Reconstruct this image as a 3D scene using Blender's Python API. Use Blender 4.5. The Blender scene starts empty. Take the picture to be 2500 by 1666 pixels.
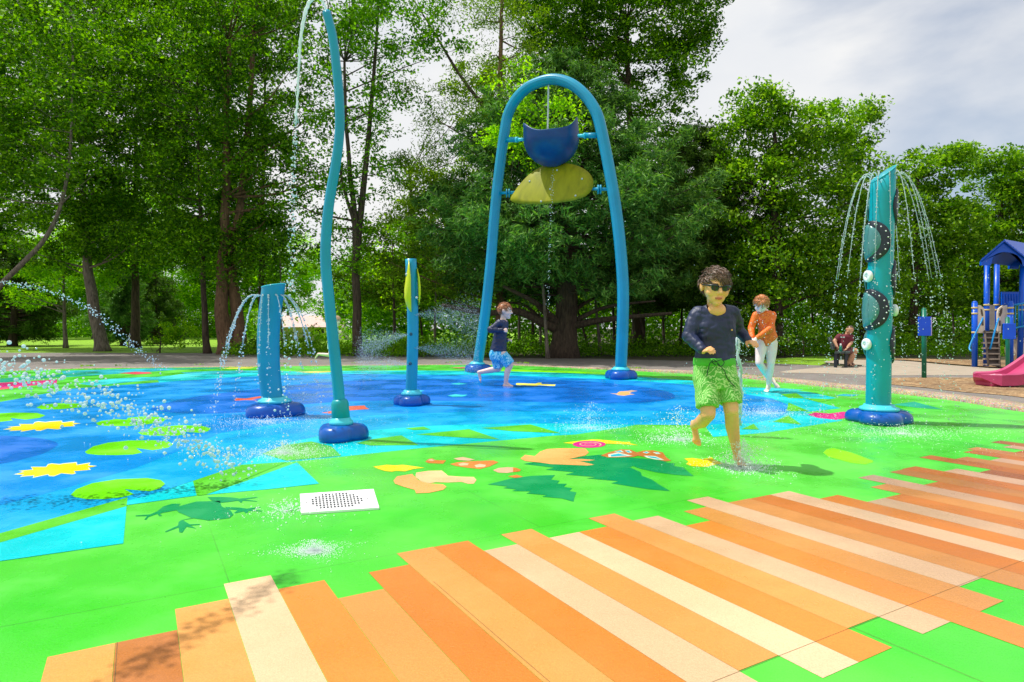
import bpy, bmesh, math, random
import numpy as np
from mathutils import Vector, Matrix, noise
random.seed(7); RNG = np.random.default_rng(11)
F = 1567.0; H = 0.95; CX = 1250.0; HY = 800.0
SC = bpy.context.scene; COL = SC.collection
R = math.radians

# ---------- photograph measurements -> world ----------
def G(x, y, z=0.0):
    Y = F*(H-z)/(y-HY); return Vector(((x-CX)/F*Y, Y, z))
def W(x, y, Y):
    return Vector(((x-CX)/F*Y, Y, H-(y-HY)/F*Y))
n1 = math.hypot(.5807, 1)
D1 = Vector((-.5807/n1, 1/n1)); D2 = Vector((1/n1, .5807/n1))
def UV(u, v, z):
    return Vector((D1.x*u+D2.x*v, D1.y*u+D2.y*v, z))

# ---------- materials ----------
def lin(c):
    return tuple(((v/255)/12.92 if v/255 <= .04045 else ((v/255+.055)/1.055)**2.4) for v in c)
class N:
    def __init__(s, name):
        s.m = bpy.data.materials.new(name); s.m.use_nodes = True
        s.t = s.m.node_tree; s.n = s.t.nodes; s.l = s.t.links
        s.b = s.n['Principled BSDF']; s.out = s.n['Material Output']
    def new(s, t, **k):
        n = s.n.new(t)
        for a, v in k.items(): setattr(n, a, v)
        return n
    def set(s, **k):
        for a, v in k.items(): s.b.inputs[a.replace('_', ' ')].default_value = v
    def pos(s): return s.new('ShaderNodeNewGeometry').outputs['Position']
    def obj(s): return s.new('ShaderNodeTexCoord').outputs['Object']
    def noise(s, vec, scale, detail=3, rough=.55, dist=0):
        n = s.new('ShaderNodeTexNoise'); n.inputs['Scale'].default_value = scale
        n.inputs['Detail'].default_value = detail; n.inputs['Roughness'].default_value = rough
        n.inputs['Distortion'].default_value = dist
        if vec is not None: s.l.new(vec, n.inputs['Vector'])
        return n.outputs['Fac']
    def ramp(s, fac, stops):
        r = s.new('ShaderNodeValToRGB'); e = r.color_ramp.elements
        while len(e) < len(stops): e.new(.5)
        for i, (p, c) in enumerate(stops):
            e[i].position = p; e[i].color = (*c, 1) if len(c) == 3 else c
        s.l.new(fac, r.inputs['Fac']); return r.outputs['Color']
    def mix(s, fac, a, b, mode='MIX'):
        m = s.new('ShaderNodeMix', data_type='RGBA', blend_type=mode)
        for i, v in ((0, fac), (6, a), (7, b)):
            if hasattr(v, 'links'): s.l.new(v, m.inputs[i])
            elif i == 0: m.inputs[0].default_value = v
            else: m.inputs[i].default_value = (*v, 1)
        return m.outputs[2]
    def bump(s, h, strength=.3, dist=.01):
        b = s.new('ShaderNodeBump'); b.inputs['Strength'].default_value = strength
        b.inputs['Distance'].default_value = dist
        s.l.new(h, b.inputs['Height']); s.l.new(b.outputs['Normal'], s.b.inputs['Normal'])
    def col(s, c):
        if hasattr(c, 'links'): s.l.new(c, s.b.inputs['Base Color'])
        else: s.b.inputs['Base Color'].default_value = (*c, 1)
def simple(name, c, rough=.5, var=.12, scale=8, spec=.5, bump=0, coat=0):
    k = N(name); c = tuple(c)
    f = k.noise(k.pos(), scale, 4)
    lo = tuple(v*(1-var) for v in c); hi = tuple(min(1, v*(1+var)) for v in c)
    k.col(k.ramp(f, [(.3, lo), (.7, hi)])); k.set(Roughness=rough, Specular_IOR_Level=spec, Coat_Weight=coat)
    if bump: k.bump(k.noise(k.pos(), scale*12, 3), bump, .004)
    return k.m
MATS = {}

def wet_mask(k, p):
    """soaked rubber round the disc column and its dull wet reflection, put into the colour"""
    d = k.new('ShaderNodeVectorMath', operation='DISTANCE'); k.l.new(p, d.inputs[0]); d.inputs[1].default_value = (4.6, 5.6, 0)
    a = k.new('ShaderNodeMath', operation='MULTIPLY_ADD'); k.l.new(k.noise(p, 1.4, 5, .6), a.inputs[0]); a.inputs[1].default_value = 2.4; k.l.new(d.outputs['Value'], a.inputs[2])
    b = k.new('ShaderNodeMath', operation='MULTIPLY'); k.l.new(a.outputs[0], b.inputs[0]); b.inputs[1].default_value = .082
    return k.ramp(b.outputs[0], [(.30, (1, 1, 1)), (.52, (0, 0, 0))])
def wet_paint(name, c, var=.10, rough=.30, wet=False):
    """poured rubber safety surface: speckled, wet in places"""
    k = N(name); p = k.pos()
    big = k.noise(p, 1.1, 4, .6)
    fine = k.noise(p, 260, 2)
    c1 = tuple(v*(1-var) for v in c); c2 = tuple(min(.95, v*(1+var)+.004) for v in c)
    col = k.ramp(big, [(.32, c1), (.68, c2)])
    col = k.mix(.26, col, k.ramp(fine, [(.35, (.25, .25, .25)), (.65, (1, 1, 1))]), 'MULTIPLY')
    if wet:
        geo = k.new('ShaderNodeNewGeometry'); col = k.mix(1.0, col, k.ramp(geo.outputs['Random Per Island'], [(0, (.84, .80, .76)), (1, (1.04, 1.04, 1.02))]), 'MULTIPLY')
        col = k.mix(wet_mask(k, p), col, k.mix(1.0, col, (.66, .58, .62), 'MULTIPLY'))  # darker boards carry damp plus a dull wet reflection as colour
    k.col(col)
    rr = k.noise(p, 1.6, 6, .62)
    ro = k.ramp(rr, [(.40, (.13,)*3), (.50, (rough,)*3), (.66, (rough+.35,)*3)])
    k.l.new(ro, k.b.inputs['Roughness']); k.set(Specular_IOR_Level=.36)
    k.bump(k.noise(p, 90, 4, .7), .45, .003)
    return k.m
def grass_tile(name, c, c2):
    """green surface laid in big square slabs with fine joints"""
    k = N(name); p = k.pos()
    mp = k.new('ShaderNodeMapping'); mp.inputs['Rotation'].default_value = (0, 0, -math.atan2(D2.y, D2.x))
    mp.inputs['Location'].default_value = (-.29, -1.215, 0)
    k.l.new(p, mp.inputs['Vector'])
    br = k.new('ShaderNodeTexBrick'); br.offset = .5
    k.l.new(mp.outputs['Vector'], br.inputs['Vector'])
    for a, v in (('Scale', 1), ('Mortar Size', .0022), ('Mortar Smooth', .1), ('Brick Width', 1.36), ('Row Height', 1.36), ('Bias', 0)):
        br.inputs[a].default_value = v
    br.inputs['Color1'].default_value = (*c, 1); br.inputs['Color2'].default_value = (*c2, 1)
    br.inputs['Mortar'].default_value = (.02, .25, .01, 1)
    big = k.noise(p, .7, 4, .6)
    col = k.mix(k.ramp(big, [(.34, (0, 0, 0)), (.62, (.95, .95, .95))]), br.outputs['Color'], (.13, .66, .07))  # paler patches put the wet sheen into the green, spread by noise
    fine = k.noise(p, 240, 2)
    col = k.mix(.30, col, k.ramp(fine, [(.35, (.3, .3, .3)), (.65, (1, 1, 1))]), 'MULTIPLY')
    k.col(col)
    k.l.new(k.ramp(k.noise(p, 1.7, 5, .6), [(.38, (.13,)*3), (.5, (.32,)*3), (.64, (.62,)*3)]), k.b.inputs['Roughness'])
    k.set(Specular_IOR_Level=.42); k.bump(k.noise(p, 80, 4, .7), .4, .003)
    return k.m

# ---------- object helpers ----------
def tag(o, label=None, cat=None, group=None, kind=None):
    if label: o['label'] = label
    if cat: o['category'] = cat
    if group: o['group'] = group
    if kind: o['kind'] = kind
    return o
def empty(name, loc, label=None, cat=None, group=None):
    o = bpy.data.objects.new(name, None); COL.objects.link(o); o.location = loc
    o.empty_display_size = .1
    o['_l'] = 1; del o['_l']
    return tag(o, label, cat, group)
def link_mesh(name, me, mats, parent=None, smooth=False):
    o = bpy.data.objects.new(name, me); COL.objects.link(o)
    if not isinstance(mats, (list, tuple)): mats = [mats]
    if not me.materials:
        for m in mats: me.materials.append(m)
    if smooth: me.shade_smooth()
    if parent is not None:
        o.parent = parent
        M = parent_world(parent)
        o.matrix_parent_inverse = M.inverted()
    return o
def parent_world(p):
    M = Matrix.LocRotScale(p.location, p.rotation_euler, p.scale)
    if p.parent is not None: return parent_world(p.parent) @ p.matrix_parent_inverse @ M
    return M
def obj(name, bm, mats, parent=None, smooth=False, recalc=True):
    if recalc: bmesh.ops.recalc_face_normals(bm, faces=bm.faces[:])
    me = bpy.data.meshes.new(name); bm.to_mesh(me); bm.free()
    return link_mesh(name, me, mats, parent, smooth)
def tidy(root):
    """bake geometry of a thing relative to its base"""
    return root

def spline(pts, n=6, closed=False):
    P = [Vector(p) for p in pts]; out = []; L = len(P)
    rng = range(L) if closed else range(L-1)
    for i in rng:
        p0 = P[(i-1) % L] if closed or i > 0 else P[0]*2-P[1]
        p1 = P[i]; p2 = P[(i+1) % L]
        p3 = P[(i+2) % L] if closed or i+2 < L else P[-1]*2-P[-2]
        for k in range(n):
            t = k/n
            out.append(.5*((2*p1)+(-p0+p2)*t+(2*p0-5*p1+4*p2-p3)*t*t+(-p0+3*p1-3*p2+p3)*t**3))
    if not closed: out.append(P[-1])
    return out
def frame(d):
    d = d.normalized(); a = Vector((0, 0, 1)) if abs(d.z) < .9 else Vector((0, 1, 0))
    s = d.cross(a).normalized(); return s, s.cross(d).normalized()
def loft(bm, rings, cap=True, closed=True):
    """rings: list of lists of points"""
    V = [[bm.verts.new(p) for p in r] for r in rings]; n = len(V[0])
    for a, b in zip(V, V[1:]):
        for i in range(n if closed else n-1):
            j = (i+1) % n
            try: bm.faces.new((a[i], a[j], b[j], b[i]))
            except ValueError: pass
    if cap:
        for r in (V[0], V[-1]):
            try: bm.faces.new(r)
            except ValueError: pass
    return V
def tube(bm, pts, rad, n=12, cap=True, flute=0):
    pts = [Vector(p) for p in pts]
    if not hasattr(rad, '__len__'): rad = [rad]*len(pts)
    s = None; rings = []
    for i, p in enumerate(pts):
        d = (pts[min(i+1, len(pts)-1)]-pts[max(i-1, 0)]).normalized()
        if s is None: s, u = frame(d)
        else:
            s = (s-d*s.dot(d)).normalized(); u = s.cross(d).normalized()
        rings.append([p+(s*math.cos(a)+u*math.sin(a))*rad[i]*(1+flute*math.cos(12*a)) for a in (2*math.pi*k/n for k in range(n))])
    return loft(bm, rings, cap)
def lathe(bm, prof, c=(0, 0, 0), n=24, rfun=None, axis=Vector((0, 0, 1))):
    c = Vector(c); s, u = (Vector((1, 0, 0)), Vector((0, 1, 0))) if abs(axis.z) > .99 else frame(axis)
    rings = []
    for r, z in prof:
        ring = []
        for k in range(n):
            a = 2*math.pi*k/n; rr = r*(rfun(a) if rfun else 1)
            ring.append(c+axis*z+(s*math.cos(a)+u*math.sin(a))*rr)
        rings.append(ring)
    return loft(bm, rings)
def box(bm, a, b, rot=None):
    a = Vector(a); b = Vector(b); c = (a+b)/2; h = (b-a)/2; vs = []
    for sx in (-1, 1):
        for sy in (-1, 1):
            for sz in (-1, 1):
                p = Vector((h.x*sx, h.y*sy, h.z*sz))
                if rot is not None: p = rot @ p
                vs.append(bm.verts.new(c+p))
    for f in ((0, 1, 3, 2), (4, 6, 7, 5), (0, 4, 5, 1), (2, 3, 7, 6), (0, 2, 6, 4), (1, 5, 7, 3)):
        bm.faces.new([vs[i] for i in f])
def ball(bm, c, r, sub=2, M=None):
    ret = bmesh.ops.create_icosphere(bm, subdivisions=sub, radius=1)
    r = Vector((r, r, r)) if not hasattr(r, '__len__') else Vector(r)
    for v in ret['verts']:
        p = Vector((v.co.x*r.x, v.co.y*r.y, v.co.z*r.z))
        if M is not None: p = M @ p
        v.co = Vector(c)+p
def extrude_poly(bm, pts, vec):
    """closed outline (3D pts) given thickness vec"""
    a = [bm.verts.new(p) for p in pts]; b = [bm.verts.new(Vector(p)+vec) for p in pts]
    n = len(a)
    f1 = bm.faces.new(a); f2 = bm.faces.new(b[::-1])
    for i in range(n):
        j = (i+1) % n; bm.faces.new((a[i], b[i], b[j], a[j]))
    bmesh.ops.triangulate(bm, faces=[f1, f2])
def bevel_all(bm, w, seg=2, ang=.6):
    bm.normal_update()
    es = [e for e in bm.edges if len(e.link_faces) == 2 and e.calc_face_angle(0) > ang]
    bmesh.ops.bevel(bm, geom=es, offset=w, segments=seg, affect='EDGES', profile=.6)
def sheet(name, polys, mat, z, parent=None, px=True, smooth=0):
    bm = bmesh.new()
    for poly in polys:
        pts = poly
        if smooth: pts = [(p.x, p.y) for p in spline([(x, y, 0) for x, y in poly], smooth, True)]
        vs = [bm.verts.new(G(x, y, z) if px else Vector((x, y, z))) for x, y in pts]
        f = bm.faces.new(vs); f.normal_update()
        if f.normal.z < 0: f.normal_flip()
    bmesh.ops.triangulate(bm, faces=bm.faces[:])
    return obj(name, bm, mat, parent, recalc=False)
def points_mesh(name, P, r, mats, parent=None, sub=1, stretch=None):
    """many small drops joined in one mesh; P (N,3), r (N,)"""
    bm = bmesh.new(); bmesh.ops.create_icosphere(bm, subdivisions=sub, radius=1)
    v = np.array([x.co[:] for x in bm.verts]); f = np.array([[x.index for x in t.verts] for t in bm.faces]); bm.free()
    n = len(P); st = np.ones((n, 3)) if stretch is None else stretch
    V = (v[None]*(r[:, None]*st)[:, None, :]+P[:, None, :]).reshape(-1, 3)
    Fc = (f[None]+(np.arange(n)*len(v))[:, None, None]).reshape(-1)
    me = bpy.data.meshes.new(name)
    me.vertices.add(len(V)); me.vertices.foreach_set('co', V.astype(np.float32).ravel())
    nf = n*len(f); me.loops.add(nf*3); me.loops.foreach_set('vertex_index', Fc.astype(np.int32))
    me.polygons.add(nf); me.polygons.foreach_set('loop_start', np.arange(0, nf*3, 3, dtype=np.int32))
    me.polygons.foreach_set('loop_total', np.full(nf, 3, dtype=np.int32))
    me.update(calc_edges=True)
    return link_mesh(name, me, mats, parent, True)

# ---------- camera, light, sky ----------
cam = bpy.data.objects.new('camera', bpy.data.cameras.new('camera')); COL.objects.link(cam)
cam.location = (0, 0, H); cam.rotation_euler = (R(90), 0, 0)
cam.data.sensor_width = 36; cam.data.lens = F/2500*36; cam.data.shift_y = -33/2500
cam.data.clip_start = .05; cam.data.clip_end = 2000; SC.camera = cam
SUN_EL = 64; SUN_AZ = math.atan2(-.965, .26)      # bearing from +Y towards +X
sd = Vector((math.sin(SUN_AZ)*math.cos(R(SUN_EL)), math.cos(SUN_AZ)*math.cos(R(SUN_EL)), math.sin(R(SUN_EL))))
sun = bpy.data.objects.new('sun', bpy.data.lights.new('sun', 'SUN')); COL.objects.link(sun)
sun.data.energy = 5.0; sun.data.angle = R(.53); sun.data.color = (1, .955, .88)
sun.rotation_euler = sd.to_track_quat('Z', 'Y').to_euler(); sun.location = sd*60
wd = bpy.data.worlds.new('World'); SC.world = wd; wd.use_nodes = True
nt = wd.node_tree; nt.nodes.clear(); nn = nt.nodes.new; ln = nt.links.new
sky = nn('ShaderNodeTexSky'); sky.sky_type = 'NISHITA'; sky.sun_disc = False
sky.sun_elevation = R(SUN_EL); sky.sun_rotation = SUN_AZ; sky.air_density = 1.0; sky.dust_density = 1.6
tc = nn('ShaderNodeTexCoord'); mp = nn('ShaderNodeMapping'); mp.inputs['Scale'].default_value = (1, 1, 1.9)
mp.inputs['Rotation'].default_value = (0, R(28), R(20)); mp.inputs['Location'].default_value = (.35, .1, .0)
ns = nn('ShaderNodeTexNoise'); ns.inputs['Scale'].default_value = 1.7; ns.inputs['Detail'].default_value = 7
ns.inputs['Roughness'].default_value = .52; ns.inputs['Distortion'].default_value = .25
rp = nn('ShaderNodeValToRGB'); rp.color_ramp.elements[0].position = .28; rp.color_ramp.elements[1].position = .50
n2 = nn('ShaderNodeTexNoise'); n2.inputs['Scale'].default_value = 3.5; n2.inputs['Detail'].default_value = 6
rp2 = nn('ShaderNodeValToRGB')
rp2.color_ramp.elements[0].position = .35; rp2.color_ramp.elements[0].color = (.87, .90, .95, 1)
rp2.color_ramp.elements[1].position = .6; rp2.color_ramp.elements[1].color = (1, 1, 1, 1)
b1 = nn('ShaderNodeBackground'); b1.inputs['Strength'].default_value = .15
b2 = nn('ShaderNodeBackground'); b2.inputs['Strength'].default_value = 1.0
mx = nn('ShaderNodeMixShader'); wo = nn('ShaderNodeOutputWorld')
ln(tc.outputs['Generated'], mp.inputs['Vector']); ln(mp.outputs['Vector'], ns.inputs['Vector']); ln(mp.outputs['Vector'], n2.inputs['Vector'])
dp = nn('ShaderNodeVectorMath'); dp.operation = 'DOT_PRODUCT'; dp.inputs[1].default_value = Vector((.753, 1, .33)).normalized()
mr = nn('ShaderNodeMapRange'); mr.inputs['From Min'].default_value = .955; mr.inputs['From Max'].default_value = 1.0; mr.inputs['To Min'].default_value = .09; mr.inputs['To Max'].default_value = -.115
ad = nn('ShaderNodeMath'); ad.operation = 'ADD'; ln(tc.outputs['Generated'], dp.inputs[0]); ln(dp.outputs['Value'], mr.inputs['Value']); ln(mr.outputs[0], ad.inputs[0]); ln(ns.outputs['Fac'], ad.inputs[1])
ln(ad.outputs[0], rp.inputs['Fac']); ln(n2.outputs['Fac'], rp2.inputs['Fac'])
ln(sky.outputs['Color'], b1.inputs['Color']); ln(rp2.outputs['Color'], b2.inputs['Color'])
ln(rp.outputs['Color'], mx.inputs['Fac']); ln(b1.outputs[0], mx.inputs[1]); ln(b2.outputs[0], mx.inputs[2]); ln(mx.outputs[0], wo.inputs[0])
SC.view_settings.view_transform = 'Standard'; SC.view_settings.look = 'None'
SC.view_settings.exposure = -.1; SC.view_settings.gamma = 1
SC.render.engine = 'CYCLES'; SC.cycles.max_bounces = 8; SC.cycles.transparent_max_bounces = 16
# ================= SETTING: ground, pavements, pad =================
k = N('soil'); p = k.pos()
k.col(k.ramp(k.noise(p, 2.2, 6, .65), [(.3, (.035, .025, .012)), (.55, (.05, .055, .015)), (.75, (.10, .085, .04))])); k.set(Roughness=.95)
k.bump(k.noise(p, 30, 4), .6, .03); M_SOIL = k.m
k = N('lawn_grass'); p = k.pos()
c = k.ramp(k.noise(p, .9, 6, .7), [(.3, (.20, .44, .006)), (.7, (.36, .66, .015))])
c = k.mix(.45, c, k.ramp(k.noise(p, 38, 4, .8), [(.3, (.3, .3, .3)), (.7, (1, 1, 1))]), 'MULTIPLY')
k.col(c); k.set(Roughness=.9); k.bump(k.noise(p, 45, 3), 1, .05); M_LAWN = k.m
def concrete(name, a, b, sc=3, speck=.35, sps=160, bump=.5):
    k = N(name); p = k.pos()
    c = k.ramp(k.noise(p, sc, 6, .65), [(.3, a), (.7, b)])
    v = k.new('ShaderNodeTexVoronoi'); v.inputs['Scale'].default_value = sps; k.l.new(p, v.inputs['Vector'])
    c = k.mix(speck, c, v.outputs['Color'], 'SOFT_LIGHT')
    c = k.mix(speck, c, k.ramp(k.noise(p, sps*.7, 3, .8), [(.35, (.35, .33, .32)), (.62, (1, 1, 1))]), 'MULTIPLY')
    k.col(c); k.set(Roughness=.85); k.bump(k.noise(p, sps*.5, 4, .7), bump, .006); return k.m
M_PAVE = concrete('grey_pavement', (.17, .15, .14), (.26, .235, .215))
M_PATH = concrete('pale_concrete', (.34, .28, .21), (.47, .39, .30), speck=.2)
M_KERB = concrete('exposed_aggregate', (.36, .28, .20), (.62, .48, .34), speck=.9, sps=75, bump=1)
k = N('wood_chips'); p = k.pos()
mp_ = k.new('ShaderNodeMapping'); mp_.inputs['Scale'].default_value = (1, 3, 1); k.l.new(p, mp_.inputs['Vector'])
v = k.new('ShaderNodeTexVoronoi'); v.inputs['Scale'].default_value = 16; k.l.new(mp_.outputs['Vector'], v.inputs['Vector'])
sp = k.new('ShaderNodeSeparateColor'); k.l.new(v.outputs['Color'], sp.inputs[0])
c = k.ramp(sp.outputs[0], [(0, (.10, .05, .02)), (.4, (.34, .19, .08)), (.8, (.58, .38, .19)), (1, (.68, .50, .28))])
c = k.mix(k.ramp(k.noise(p, .8, 5, .6), [(.35, (.8,)*3), (.6, (0, 0, 0))]), c, (.14, .085, .045)); k.col(c)
k.set(Roughness=.9); k.bump(v.outputs['Distance'], .9, .03); M_CHIP = k.m

g = sheet('ground', [[(-400, -30), (400, -30), (400, 600), (-400, 600)]], M_SOIL, -.02, px=False); tag(g, kind='structure')
lawn = sheet('lawn', [[(-60, 24.2), (-9.7, 24.2), (-6.6, 22.6), (-5.5, 26), (-2, 34), (4, 46), (4, 140), (-110, 140)]], M_LAWN, -.012, px=False)
tag(lawn, kind='structure')
gp = sheet('grass_verge', [[(1730, 894), (1850, 880), (1960, 872), (2010, 869), (2040, 874), (2022, 884), (1985, 896), (1900, 903), (1800, 906), (1700, 902)]], M_LAWN, -.008, smooth=3)
tag(gp, kind='structure')
# grey pavement round the pad
far = [(0, 908), (110, 903), (220, 900), (400, 898), (640, 895.5), (800, 893.5), (1000, 892), (1150, 891), (1260, 892.5), (1360, 897), (1460, 902), (1560, 907), (1700, 914), (1840, 927), (1940, 937), (2040, 948), (2150, 958), (2260, 970), (2380, 986), (2500, 1006)]
fw = [G(x, y) for x, y in far]
fw = [Vector((-12.6, 12.2, 0)), Vector((-16, 9.6, 0))][::-1] + fw[1:]
fw += [Vector((6.6, 4.9, 0)), Vector((7.2, 3.0, 0)), Vector((7.0, 0, 0)), Vector((5, -3, 0)), Vector((0, -4.5, 0)), Vector((-8, -4, 0)), Vector((-15, 0, 0)), Vector((-17.5, 5, 0))]
PADW = spline(fw, 4, True)
pv = sheet('pavement', [[(-60, 24.3), (-20, 24.3), (-9.6, 24.0), (-6.4, 22.2), (-3, 20.6), (2.6, 19.6), (6.4, 17.6), (8.6, 15.2), (10, 12.6), (10.5, 10), (9.6, 6.5), (9.5, -8), (-60, -8)]], M_PAVE, -.004, px=False, smooth=0)
tag(pv, kind='structure')
pth = sheet('path', [[(1900, 909), (2010, 897), (2110, 893), (2060, 889), (2010, 884), (2060, 879), (2160, 879.5), (2230, 883), (2300, 890), (2420, 899), (2500, 902), (2700, 905), (2700, 921), (2500, 918), (2400, 917), (2300, 916), (2200, 917), (2120, 916), (2010, 912)]], M_PATH, 0.0, smooth=3)
tag(pth, kind='structure')
ch = sheet('playground_chips', [[(2120, 926), (2220, 922), (2330, 922), (2500, 924), (2760, 930), (2900, 1010), (2620, 988), (2480, 968), (2350, 957), (2260, 947), (2170, 938)],
    [(2080, 877), (2200, 875.5), (2330, 878), (2500, 880), (2800, 884), (2800, 901), (2500, 899), (2420, 896), (2300, 887), (2230, 880.5), (2160, 878)]], M_CHIP, 0.003, smooth=3)
tag(ch, kind='structure')
# kerb: raised exposed-aggregate rim beyond the pad
def offs(P, i, d):
    n = len(P); t = (P[(i+1) % n]-P[(i-1) % n]).normalized()
    return P[i]+Vector((-t.y, t.x, 0))*d
bm = bmesh.new(); rings = []
for i in range(len(PADW)):
    x = PADW[i].x; w = .22 + .16*max(0, min(1, (x-1)/5)); h = .012+.05*max(0, min(1, (x-.5)/3))
    sgn = 1
    ring = []
    for d, z in ((-.012, -.03), (-.01, .006+h*.35), (w*.18, h*.86), (w*.4, h), (w, h*.8), (w+.03, -.03)):
        q = offs(PADW, i, d*sgn); ring.append((q.x, q.y, z))
    rings.append(ring)
rings.append(rings[0])
loft(bm, rings, cap=False, closed=False)
kb = obj('kerb', bm, M_KERB, smooth=True); tag(kb, kind='structure')

GREEN = (.030, .53, .010)
M_GREEN = grass_tile('green_rubber', GREEN, (.075, .62, .03))
PAD = sheet('splash_pad', [[(p.x, p.y) for p in PADW]], M_GREEN, 0.0, px=False)
tag(PAD, kind='structure')
C = dict(cyan=(0.0, .62, .68), sky=(.0, .40, .80), mid=(.0, .29, .80), deep=(.0, .16, .66), olive=(.10, .55, .02),
    lime=(.17, .80, .006), yellow=(.93, .74, .0), white=(.72, .85, .66), leaf=(.0, .30, .085), cream=(.76, .53, .32), light=(.74, .345, .09),
    orange=(.70, .245, .04), brown=(.54, .20, .05), peach=(.90, .55, .27), tan=(.90, .42, .12), coral=(.86, .16, .09), magenta=(.70, .01, .24),
    aqua=(.05, .70, .75), teal=(.0, .36, .22), turq=(.02, .50, .62), red=(.75, .07, .12), limey=(.25, .93, .0), butter=(.90, .85, .12))
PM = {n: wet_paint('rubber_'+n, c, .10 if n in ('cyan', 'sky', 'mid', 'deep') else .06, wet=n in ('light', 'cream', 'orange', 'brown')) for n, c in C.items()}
def deco(name, polys, colr, z, smooth=0):
    return sheet(name, polys, PM[colr], z, PAD, smooth=smooth)
Z1, Z2, Z3, Z4, Z5, Z6, Z7 = [.0004*i for i in range(1, 8)]
z1 = lambda L: [(x*.2998, 850+y*.2998) for x, y in L]
z2 = lambda L: [(650+x*.2998, 850+y*.2998) for x, y in L]
z3 = lambda L: [(1300+x*.2998, 850+y*.2998) for x, y in L]
z4 = lambda L: [(1900+x*.2551, 850+y*.2551) for x, y in L]
z7 = lambda L: [(1000+x*.2975, 600+y*.2975) for x, y in L]
farL = [(-500, 1015), (-200, 998), (0, 982), (180, 949), (390, 934), (555, 922), (700, 916), (850, 913), (1022, 915), (1253, 917), (1476, 926), (1600, 933), (1700, 941), (1810, 961), (1885, 973), (1923, 988), (1930, 997)]
deco('cyan_band', [[(650, 1134), (836, 1115), (1010, 1096), (1220, 1076), (1350, 1064), (1405, 1061), (1525, 1043), (1560, 1036), (1700, 1030), (1723, 1043), (1741, 1067), (1870, 1057), (2000, 1036), (2058, 1027), (1964, 1007), (2053, 997), (1990, 980), (2043, 972), (1979, 958), (1880, 948), (1790, 944), (1690, 930), (1560, 920), (1400, 912), (1200, 906), (1000, 905), (860, 906), (700, 907), (560, 908), (480, 912), (420, 917), (380, 921), (500, 1100), (560, 1140)]], 'cyan', Z1)
deco('sky_blue_water', [farL[:-1]+[(1926, 1006), (1900, 1021), (1840, 1033), (1690, 1038), (1510, 1036.5), (1350, 1034), (1200, 1035), (1040, 1040), (899, 1051), (770, 1066), (710, 1080), (640, 1108), (594, 1133), (471, 1174), (390, 1201), (300, 1226), (210, 1245), (99, 1275), (0, 1303), (-300, 1400), (-700, 1560)]], 'sky', Z2)
deco('mid_blue_water', [farL[:-1]+[(1926, 1004), (1890, 1006), (1780, 1003), (1690, 1002), (1615, 1003), (1480, 1005), (1350, 1004), (1150, 1005), (950, 1012), (800, 1020), (700, 1031), (540, 1057), (420, 1108), (330, 1143), (210, 1177), (100, 1209), (0, 1234), (-300, 1320), (-700, 1440)]], 'mid', Z3)
deco('deep_blue_water', [[(369, 997), (390, 1004), (450, 1010), (520, 1010), (600, 1006), (725, 989), (860, 980), (1000, 978), (1100, 979), (1350, 982), (1460, 985), (1555, 984), (1630, 977), (1648, 969), (1630, 957), (1555, 943), (1470, 934), (1390, 929), (1300, 927.5), (1150, 926.5), (1022, 926), (900, 928), (760, 936), (620, 951), (510, 964), (430, 978)]], 'deep', Z4, 4)
deco('deep_blue_patch', [[(-300, 1060), (0, 1064), (60, 1067), (100, 1071), (132, 1078), (140, 1088), (105, 1108), (60, 1120), (0, 1133), (-300, 1180)]], 'deep', Z4, 3)
deco('cyan_patch', [[(0, 1325), (309, 1236), (301, 1327), (0, 1370), (-200, 1400), (-200, 1385)], [(210, 1247), (312, 1233), (480, 1210), (471, 1175), (390, 1201), (300, 1226)],
    [(504, 1208), (600, 1175), (725, 1129), (779, 1181), (650, 1195)]], 'cyan', Z5)
deco('olive_patch', [[(472, 1175), (590, 1135), (700, 1128), (504, 1208), (482, 1210)], [(0, 1302), (312, 1214), (309, 1236), (0, 1325), (-200, 1385), (-200, 1360)],
    [(640, 1108), (690, 1088), (760, 1078), (809, 1090), (833, 1113), (700, 1125)],
    [(905, 1073), (980, 1063), (1022, 1087), (905, 1088), (870, 1082)], [(1016, 1061), (1145, 1048), (1220, 1073), (1120, 1068)], [(1175, 1045), (1295, 1036.5), (1369, 1058), (1250, 1053)],
    [(989, 1046), (1034, 1042), (1052, 1049), (1010, 1050)], [(1810, 1048), (1840, 1035), (1853, 1049)], [(1888, 1030), (1924, 1014), (1957, 1037)], [(1925, 983), (1975, 1004), (1920, 1004)],
    [(1905, 962), (1945, 960), (1965, 973), (1925, 972)], [(1960, 972), (2030, 975), (2000, 983)]], 'olive', Z6)
deco('lily_pad', [z1([(690, 845), (760, 800), (880, 770), (1050, 752), (1250, 750), (1370, 760), (1410, 785), (1370, 812), (1240, 833), (1108, 815), (1160, 852), (1080, 868), (950, 873), (800, 872), (710, 862)])], 'lime', Z5)
deco('lily_pad', [z1([(575, 1195), (620, 1150), (750, 1100), (950, 1068), (1200, 1058), (1310, 1075), (1345, 1105), (1300, 1145), (1220, 1166), (1015, 1150), (1090, 1190), (1000, 1215), (850, 1230), (700, 1230), (610, 1215)])], 'lime', Z6+.0001)
deco('lily_pad', [z1([(780, 610), (830, 592), (950, 578), (1030, 583), (1040, 568), (1160, 557), (1290, 560), (1355, 575), (1330, 600), (1200, 622), (1050, 636), (900, 637), (800, 630)])], 'lime', Z5)
deco('lily_pad', [z1([(1122, 690), (1180, 665), (1300, 640), (1480, 628), (1640, 632), (1720, 655), (1690, 680), (1620, 691), (1495, 682), (1520, 700), (1430, 715), (1280, 715), (1160, 708)])], 'lime', Z5)
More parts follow.
